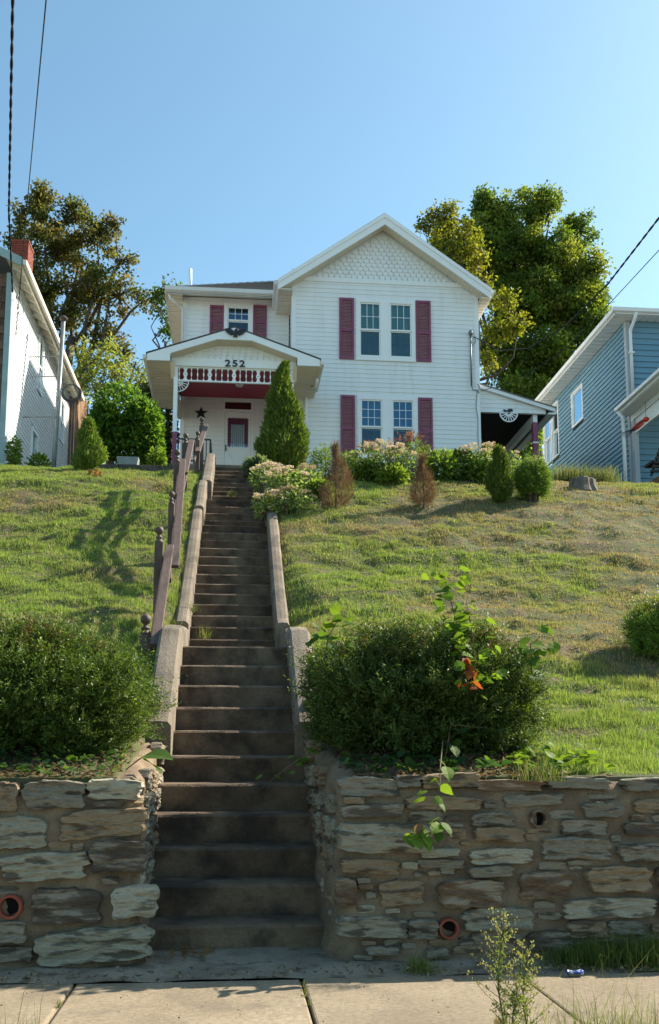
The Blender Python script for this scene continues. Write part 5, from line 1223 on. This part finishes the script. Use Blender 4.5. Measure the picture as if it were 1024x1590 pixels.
jm = (ax(625, 715, 19.5), 19.5, gzf(3.2, 19.5)); bush('red_maple', 'low red leaved maple spreading under the lower windows', jm, pblobs([(625, 690, 26, 18), (575, 694, 18, 8), (655, 702, 22, 12), (690, 708, 28, 9), (640, 678, 14, 8), (600, 704, 24, 9)], 19.5, jm), 110, (.09, .022), [(.20, .065, .025), (.26, .10, .04), (.17, .085, .04)], stems=16, pw=.6)

# ------------------------------------------------------------------ vines and big leaves
def leaf_mesh(name, pal, wd=.62, heart=True):
    m = MB(); pts = [(0, 0), (.10, .32), (.28, .47), (.55, .40), (.80, .20), (1, 0)] if heart else [(0, 0), (.2, .25), (.5, .36), (.8, .2), (1, 0)]
    c = [(x, 0, .10*math.sin(x*2.6)) for x, _ in pts]; V = []; Fs = []
    for sg in (1, -1): V.append([(x, sg*y*wd*1.6, .10*math.sin(x*2.6)+.22*y-.25*y*y) for x, y in pts])
    verts = c+V[0][1:-1]+V[1][1:-1]; k = len(pts)
    for s in range(2):
        off = k+s*(k-2); e = lambda i: i if i in (0, k-1) else off+i-1
        for i in range(k-1):
            f = [i, i+1]+([e(i+1)] if e(i+1) != i+1 else [])+([e(i)] if e(i) != i else []); Fs.append(f if s == 0 else f[::-1])
    me = bpy.data.meshes.new(name); me.from_pydata(verts, [], Fs); ca = me.color_attributes.new('Col', 'FLOAT_COLOR', 'POINT')
    for d_ in ca.data: d_.color = (*pal, 1)
    me.materials.append(MATS['leaf']); return me
LM = {k: leaf_mesh('leaf', c) for k, c in (('lime', (.15, .24, .03)), ('green', (.08, .15, .025)), ('dark', (.035, .085, .03)), ('brown', (.26, .075, .025)), ('tan', (.24, .15, .08)), ('big', (.07, .13, .02)))}
def put_leaf(parent, kind, p, d, L, roll=None):
    o = bpy.data.objects.new('leaf', LM[kind]); COL.objects.link(o); o.parent = parent; o.location = Vector(p)-wpos(parent)
    q = Vector(d).to_track_quat('X', 'Z'); e = q.to_euler(); e.rotate_axis('X', rng.normal(0, .5) if roll is None else roll); o.rotation_euler = e; o.scale = (L, L, L); return o
def vine(name, label, pts, kinds, L, n, stem=.004, hang=.7, jit=.05, cat='vine'):
    pts = [Vector(p) for p in pts]; o = thing(name, pts[0], label, cat)
    MB().tube(pts, [stem]*(len(pts)-1)+[stem*.5], 5).build('stem', 'twig', o)
    for i in range(n):
        t = (i+.5)/n*(len(pts)-1); k = int(t); p = pts[k].lerp(pts[min(k+1, len(pts)-1)], t-k)
        d = Vector((rng.normal(0, 1), rng.normal(-.5, .5), rng.normal(0, .4)-hang)).normalized()
        put_leaf(o, kinds[i % len(kinds)], p+Vector(rng.normal(0, jit, 3)), d, L*rng.uniform(.7, 1.25))
    return o
YW = 5.60
vine('hanging_vine', 'lime leaved vine hanging down the right stone wall', [at(688, 1150, 6.2), at(684, 1192, 5.75), at(683, 1230, YW), at(680, 1260, YW), at(672, 1292, YW), at(652, 1305, YW)], ['lime', 'green', 'lime', 'lime'], .085, 20, hang=1.3, jit=.04)
o = vine('vine_tip', 'pale vine leaves at the end of the hanging vine', [at(668, 1292, YW), at(645, 1294, YW), at(628, 1292, YW)], ['lime', 'lime', 'tan'], .09, 5, hang=1.6, jit=.02)
vine('sapling_shoots', 'bright green sapling shoots rising out of the right yew', [at(716, 1060, 6.22), at(718, 1000, 6.3), at(705, 950, 6.5), at(690, 895, 6.6)], ['lime', 'green', 'lime'], .075, 80, hang=.2, jit=.075)
vine('sapling_shoots', 'second bright sapling shoot on the right yew', [at(738, 1050, 6.22), at(735, 990, 6.3), at(724, 930, 6.5)], ['lime', 'lime', 'green'], .07, 40, hang=.3, jit=.07)
vine('climbing_vine', 'pale leaved vine on the right shoulder of the right yew', [at(822, 1090, 6.5), at(826, 1040, 6.5), at(824, 1000, 6.5), at(845, 985, 6.55)], ['lime', 'green', 'lime'], .085, 30, hang=.9, jit=.05)
vine('climbing_vine', 'green vine on the left shoulder of the right yew', [at(505, 1015, 6.6), at(512, 985, 6.6), at(530, 955, 6.6)], ['green', 'lime', 'green'], .085, 26, hang=.3, jit=.06)
vine('dead_spray', 'rust brown dead leaf spray on the right yew', [at(725, 1020, 6.16), at(729, 1040, 6.14), at(733, 1060, 6.14)], ['brown'], .075, 14, hang=1.0, jit=.03, cat='leaves')
vine('dark_vine', 'dark vine leaves climbing the front of the right yew', [at(690, 1185, 6.25), at(695, 1160, 6.25), at(700, 1125, 6.27), at(752, 1130, 6.27)], ['dark', 'green'], .07, 12, hang=.8, jit=.05)
bl_ = vine('large_leaved_seedling', 'seedling with two very large leaves at the left wall corner', [at(196, 1195, 5.9), at(215, 1180, 5.75), at(228, 1172, 5.7)], ['big'], .01, 0, cat='plant')
put_leaf(bl_, 'big', at(226, 1172, 5.66), (.9, -.35, -.22), .175, .35); put_leaf(bl_, 'big', at(224, 1180, 5.62), (.45, -.6, -.40), .17, -.5)
vine('creeper', 'lime creeper leaves on the right wall corner by the steps', [at(500, 1165, 6.6), at(478, 1172, 6.5), at(455, 1185, 6.5), at(405, 1225, 6.6)], ['lime', 'lime', 'green'], .06, 14, hang=.2, jit=.03)
def ground_leaves(name, label, x0, x1, y0, y1, n, kinds, L):
    o = thing(name, ((x0+x1)/2, (y0+y1)/2, gzf((x0+x1)/2, (y0+y1)/2)), label, 'ground cover')
    for i in range(n):
        x, y = rng.uniform(x0, x1), rng.uniform(y0, y1)
        put_leaf(o, kinds[rng.integers(len(kinds))], (x, y, gzf(x, max(y, 5.9))+rng.uniform(.01, .07)), (rng.normal(), rng.normal()-.5, rng.uniform(-.2, .4)), L*rng.uniform(.6, 1.2), rng.normal(0, .4))
ground_leaves('ivy_patch', 'dark ivy ground cover under the left yew', -2.3, -.7, 5.86, 6.5, 300, ['dark', 'dark', 'green'], .05)
ground_leaves('ivy_patch', 'ivy leaves under the right yew on the wall top', .65, 1.95, 5.86, 6.4, 150, ['dark', 'green', 'dark'], .07)
ground_leaves('weed_patch', 'bright leafy weeds right of the right yew on the wall top', 1.75, 2.3, 5.9, 6.6, 110, ['lime', 'green', 'lime'], .075)
for lab_, xa_, xb_ in (('brown leaf litter under the left yew', -2.4, -.66), ('brown leaf litter under the right yew', .66, 2.0)):
    lt_ = thing('leaf_litter', ((xa_+xb_)/2, 6.1, 1.02), lab_, 'leaves'); nn = 1400; xx = rng.uniform(xa_, xb_, nn); yy = rng.uniform(5.84, 6.75, nn)
    leafcloud('dead_leaves', np.stack([xx, yy, np.maximum(gz(xx, np.maximum(yy, 5.9)), .99)+rng.uniform(.005, .03, nn)], -1), unit(rng.normal(0, 1, (nn, 3))*np.array([1, 1, .3])), rng.uniform(.02, .05, nn), .018, tint(nn, [(.16, .10, .06), (.24, .16, .10), (.10, .07, .045)], None, .25), 'dry', lt_, kind='stuff')
nn = 520; xx = rng.uniform(-2, 3, nn)+.0; yy = 5.44+np.abs(rng.normal(0, .11, nn))-.05
tag(leafcloud('wall_foot_debris', np.stack([xx, yy, .012+(yy-5.44)*.06+rng.uniform(.0, .02, nn)], -1), unit(rng.normal(0, 1, (nn, 3))*np.array([1, 1, .2])), rng.uniform(.006, .05, nn), rng.uniform(.004, .02, nn), tint(nn, [(.20, .15, .09), (.30, .23, .15), (.13, .095, .06)], None, .3), 'dry', None, kind='stuff'), 'dry leaf crumbs and grit along the foot of the stone walls', 'debris')
lit = thing('leaf_litter', (-.42, 5.95, .03), 'dry brown leaves heaped at the bottom step left end', 'leaves')
for i in range(34): x, y = rng.uniform(-.55, -.12), rng.uniform(5.72, 6.06); put_leaf(lit, 'tan', (x, y, .03+rng.uniform(0, .03)), (rng.normal(), rng.normal(), rng.normal(0, .25)), rng.uniform(.03, .06))
nn = 120; xx = rng.uniform(-2, 3, nn); yy = 5.4-np.abs(rng.normal(0, .45, nn))
tag(leafcloud('sidewalk_grit', np.stack([xx, yy, np.full(nn, .009)], -1), unit(rng.normal(0, 1, (nn, 3))*np.array([1, 1, .15])), rng.uniform(.005, .018, nn), .007, tint(nn, [(.12, .09, .06), (.30, .25, .18), (.06, .05, .04)], None, .3), 'dry', None, kind='stuff'), 'scattered grit and leaf crumbs on the sidewalk slabs', 'debris')
lit2 = thing('fallen_leaf', at(768, 1569, 4.4), 'single curled dry leaf lying on the sidewalk', 'leaf'); wp = at(768, 1567, 4.38)
put_leaf(lit2, 'tan', (wp.x, wp.y, .012), (1, .3, .05), .07, .2)

# ------------------------------------------------------------------ grass
def blades(name, X, Y, Zb, hgt, wid, cols, lean=.45, kind='stuff', parent=None, curve=.5, origin=None):
    n = len(X); a = rng.uniform(0, 2*math.pi, n); ln = np.minimum(np.abs(rng.normal(0, lean, n)), .95); d = np.stack([np.cos(a)*ln, np.sin(a)*ln, np.ones(n)], -1); d = unit(d)
    b = rng.uniform(0, math.pi, n); s = np.stack([np.cos(b), np.sin(b), np.zeros(n)], -1)*wid[:, None]*.5
    P = np.stack([X, Y, Zb], -1); T = P+d*hgt[:, None]; M = P+d*hgt[:, None]*.55+np.array([0, 0, 1])*(hgt*.08)[:, None]; T[:, :2] += d[:, :2]*(hgt*curve)[:, None]; T[:, 2] -= hgt*curve*ln*.6
    V = np.stack([P-s, P+s, M+s*.7, T, M-s*.7], 1).reshape(-1, 3)
    o5 = np.arange(n)[:, None]*5; T3 = np.stack([o5+np.array([0, 1, 2]), o5+np.array([0, 2, 4]), o5+np.array([4, 2, 3])], 1).reshape(-1, 3)
    return npmesh(name, V, T3, 'grass', parent, np.repeat(cols, 5, 0), origin, kind)
XS, YS = [], []
for y0 in np.arange(5.98, 18.0, .5):
    xa_, xb_ = -.25*y0-1.0, .44*y0+1.0; dens = np.interp(y0, [6, 8, 12, 18], [11500, 9800, 6600, 4400]); n = int((xb_-xa_)*.5*dens)
    XS.append(rng.uniform(xa_, xb_, n)); YS.append(rng.uniform(y0, y0+.5, n))
    n = int(5*.5*dens*.3)
    for e0, e1 in ((xa_-5, xa_), (xb_, xb_+5)): XS.append(rng.uniform(e0, e1, n)); YS.append(rng.uniform(y0, y0+.5, n))
X_ = np.concatenate(XS); Y_ = np.concatenate(YS)
dry = fbm(X_*.7+31, Y_*1.1+3, 4)+.22*np.clip((X_-1.5)/4, 0, 1)-.30*np.clip((7.9-Y_)/1.0, 0, 1)-.05*(X_ < 0)
bare = fbm(X_*2.3+3, Y_*3.4+50, 3); tuft = fbm(X_*5+8, Y_*7+1, 2)
keep = ~((X_ > -.64) & (X_ < .57) & (Y_ < 18.4)) & ~((X_ < .72) & (X_ > -.7) & (Y_ < 7.7)) & (rng.random(len(X_)) < np.clip(1.25-1.6*np.clip(dry-.50, 0, 1)*2-2.6*np.clip(bare-.56, 0, 1), .26, 1))
keep &= ~((X_ < -.72) & (Y_ < 7.45)) & ~((X_ > .55) & (X_ < 1.95) & (Y_ < 7.5))
X_, Y_, dry, tuft = X_[keep], Y_[keep], dry[keep], tuft[keep]; n = len(X_)
f = np.clip((dry+rng.normal(0, .10, n)-.45)/.18, 0, 1)[:, None]
cg = tint(n, [(.255, .335, .075), (.325, .375, .100), (.185, .270, .055)], None, .2); cs = tint(n, [(.40, .30, .17), (.32, .225, .125), (.27, .23, .10)], None, .2)
hg = rng.uniform(.03, .07, n)*(.55+2.0*np.clip(tuft-.38, 0, 1))*(1-.25*f[:, 0]); wd = np.interp(Y_, [6, 17], [.0058, .0125])*rng.uniform(.8, 1.2, n)
a = rng.uniform(0, 2*math.pi, n); ln = np.minimum(np.abs(rng.normal(0, .6, n)), 1.3); d = unit(np.stack([np.cos(a)*ln, np.sin(a)*ln, np.ones(n)], -1)); b = rng.uniform(0, math.pi, n)
sv = np.stack([np.cos(b), np.sin(b), np.zeros(n)], -1)*wd[:, None]*.5; P = np.stack([X_, Y_, gz(X_, Y_)-.006], -1)
V = np.stack([P-sv, P+sv, P+d*hg[:, None]], 1).reshape(-1, 3)
cg = (cg*(1-f)+cs*f)*np.exp(rng.normal(0, .18, (n, 1)))
tag(npmesh('lawn_grass', V, np.arange(n*3).reshape(n, 3), 'grass', None, np.repeat(cg, 3, 0), (0, 0, 0), 'stuff'), 'short patchy green and straw coloured grass covering the hillside', 'grass')
def tuft_at(label, x, y, z, n, h, spread, cols, name='grass_tuft', wid=.005, lean=.5, group=None, curve=.6):
    X = x+rng.normal(0, spread, n); Y = y+rng.normal(0, spread, n)
    o = blades(name, X, Y, np.full(n, z-.01), rng.uniform(.45, 1, n)*h, np.full(n, wid), tint(n, cols, None, .2), lean, 'stuff', None, curve); 
    tag(o, label, 'grass', group); del o['kind']; return o
GR = [(.11, .17, .03), (.15, .20, .045), (.20, .20, .07)]; ST = [(.30, .24, .12), (.22, .20, .08), (.15, .17, .05)]
def hitw(px, py): p = hit(px, py); return p
p = at(655, 1492, 5.5); tuft_at('small bright grass tuft at the foot of the right wall', p.x, 5.52, .01, 150, .11, .045, GR)
for i, (px, Y, h_, sp, n, lab) in enumerate(((885, 5.62, .16, .07, 260, 'leftmost arching grass clump at the right wall foot'), (930, 5.6, .20, .08, 420, 'thick arching grass clump at the right wall foot'), (985, 5.6, .24, .09, 520, 'tallest arching grass clump at the right wall foot'), (1030, 5.58, .24, .08, 420, 'arching grass clump cut by the right edge'))):
    tuft_at(lab, ax(px, 1490, Y), Y, .01, n, h_, sp, [(.10, .15, .03), (.15, .19, .05), (.07, .11, .025)], 'grass_clump', .0042, .55, 'grass clumps at the wall foot')
for px, py, lab, h_ in ((318, 985, 'grass tuft beside the landing left cheek', .22), (437, 965, 'grass tuft beside the landing right cheek', .22), (300, 925, 'grass growing along the left cheek', .16), (360, 768, 'dry grass tuft on the upper steps', .18), (275, 960, 'dry grass below the handrail', .2)):
    g = hit(px, py) if px in (275,) else None
    Y = 10.75 if py > 950 else (11.2 if py > 900 else 15.9); x = ax(px, py, Y); z = nosing(Y) if px not in (275, 300) else gzf(x, Y); tuft_at(lab, x, Y, z+.02, 46, h_, .035, ST+GR, wid=.006, lean=.6)
for i, px in enumerate((838, 826, 856)): tuft_at(('long grass spilling over the right wall by the upper drain', 'pale dry grass hanging beside the right wall drain', 'loose grass blades right of the upper drain')[i], ax(px, 1205, 5.72), 5.74, 1.02, 38, .20, .05, GR if i != 1 else ST, wid=.0045, lean=.55, curve=.5)
for i, px in enumerate((870, 885, 900, 925, 940)):
    Y = 17.9; x = ax(px, 745, Y); tuft_at(('tall pale grass left of the stump', 'tall pale grass behind the stump left', 'tall pale grass behind the stump', 'tall pale grass right of the stump', 'pale grass farther right of the stump')[i], x, Y, gzf(x, Y), 240, .42, .13, [(.20, .21, .07), (.25, .24, .10), (.14, .18, .05)], wid=.011, lean=.35, group='tall grass by the stump')
for xj, lab_ in ((-.80, 'tiny weeds growing in the leftmost sidewalk joint'), (.365, 'tiny weeds growing in the middle sidewalk joint'), (1.53, 'tiny weeds growing in the right sidewalk joint behind the tall weed')):
    yj = np.repeat(rng.uniform(4.3, 5.42, 6), 14)+rng.normal(0, .012, 84)
    tag(blades('joint_weeds', xj+rng.normal(0, .006, 84), yj, np.full(84, -.006), rng.uniform(.015, .04, 84), np.full(84, .003), tint(84, GR+ST, None, .2), .6), lab_, 'weeds', 'weeds in the sidewalk joints')
# verge weeds close to the lens
def weed(label, px, top, Y, nbr, pal, r=.10):
    x = ax(px, 1560, Y); zt = azz(px, top, Y); o = thing('tall_weed', (x, Y, -.03), label, 'weed'); m = MB(); st = [Vector((x+.012*math.sin(i*1.1), Y+.008*math.cos(i), -.04+(zt+.04)*i/8)) for i in range(9)]
    m.tube(st, [.0035]*8+[.0012], 5); P, D, C2, P2 = [], [], [], []
    for i in range(nbr):
        t = .35+.65*i/nbr; k = min(7, int(t*8)); p = st[k].lerp(st[k+1], t*8-k); a = i*2.4; L = r*(1.15-t)*1.6+.02
        e = p+Vector((math.cos(a)*L, math.sin(a)*L, L*.8)); m.tube([p, (p+e)/2+Vector((0, 0, -.005)), e], [.0014, .0011, .0008], 4)
        for j in range(14): q = p.lerp(e, .3+.7*rng.random()); P2.append(np.array(q)+rng.normal(0, .006, 3))
    for i in range(170):
        t = rng.random()*.85; k = int(t*8); P.append(np.array(st[k].lerp(st[k+1], t*8-k)))
    m.build('stem', 'twig', o, kind=None); P = np.array(P); leafcloud('leaves', P, unit(rng.normal(0, 1, (len(P), 3))+np.array([0, 0, .6])), rng.uniform(.03, .06, len(P)), .006, tint(len(P), [(.12, .18, .04), (.17, .21, .06)]), 'leaf', o)
    P2 = np.array(P2); leafcloud('flowers', P2, unit(rng.normal(0, .5, (len(P2), 3))+np.array([0, 0, .8])), .012, .008, tint(len(P2), pal), 'petal', o, kind='stuff')
weed('tall feathery weed in front of the sidewalk right of centre', 779, 1420, 3.98, 26, [(.34, .33, .14), (.42, .40, .20), (.25, .28, .09)])
weed('shorter feathery weed right of the tall one', 817, 1468, 3.95, 18, [(.34, .33, .14), (.42, .40, .20), (.25, .28, .09)], .07)
weed('low feathery weed between the two taller ones', 800, 1520, 3.9, 12, [(.25, .28, .09), (.34, .33, .14)], .07)
n = 1900; X = np.concatenate([rng.normal(-1.0, .22, 600), rng.normal(1.55, .28, 1000), rng.uniform(-2, 3, 300)]); Y = rng.uniform(3.8, 4.07, n); hgt = rng.uniform(.10, .32, n)*np.where((X > -.7) & (X < 1.05), .4, 1)*np.where(rng.random(n) < .10, 1.7, 1)
tag(blades('verge_grass', X, Y, np.full(n, -.035), hgt, np.full(n, .0028), tint(n, [(.20, .22, .07), (.30, .27, .13), (.14, .19, .045)]), .4), 'thin loose grass stalks along the sidewalk front edge', 'grass')
# crushed blue can
cp = at(893, 1507, 5.35); m = MB(); K = 12
for (t, r, sq) in ((-.042, .018, 1), (-.036, .024, .8), (-.01, .022, .45), (.012, .024, .5), (.036, .024, .8), (.042, .018, 1)):
    for k in range(K): a = 2*math.pi*k/K; m.v.append((cp.x+t, 5.35+r*math.cos(a), .018+r*sq*math.sin(a)*.75))
for i in range(5):
    for k in range(K): m.f.append((i*K+k, i*K+(k+1) % K, (i+1)*K+(k+1) % K, (i+1)*K+k))
m.f.append(tuple(range(K))); m.f.append(tuple(5*K+k for k in range(K))); tag(m.build('crushed_can', 'can_blue', smooth=True), 'crushed blue and white can on the sidewalk by the wall', 'can')
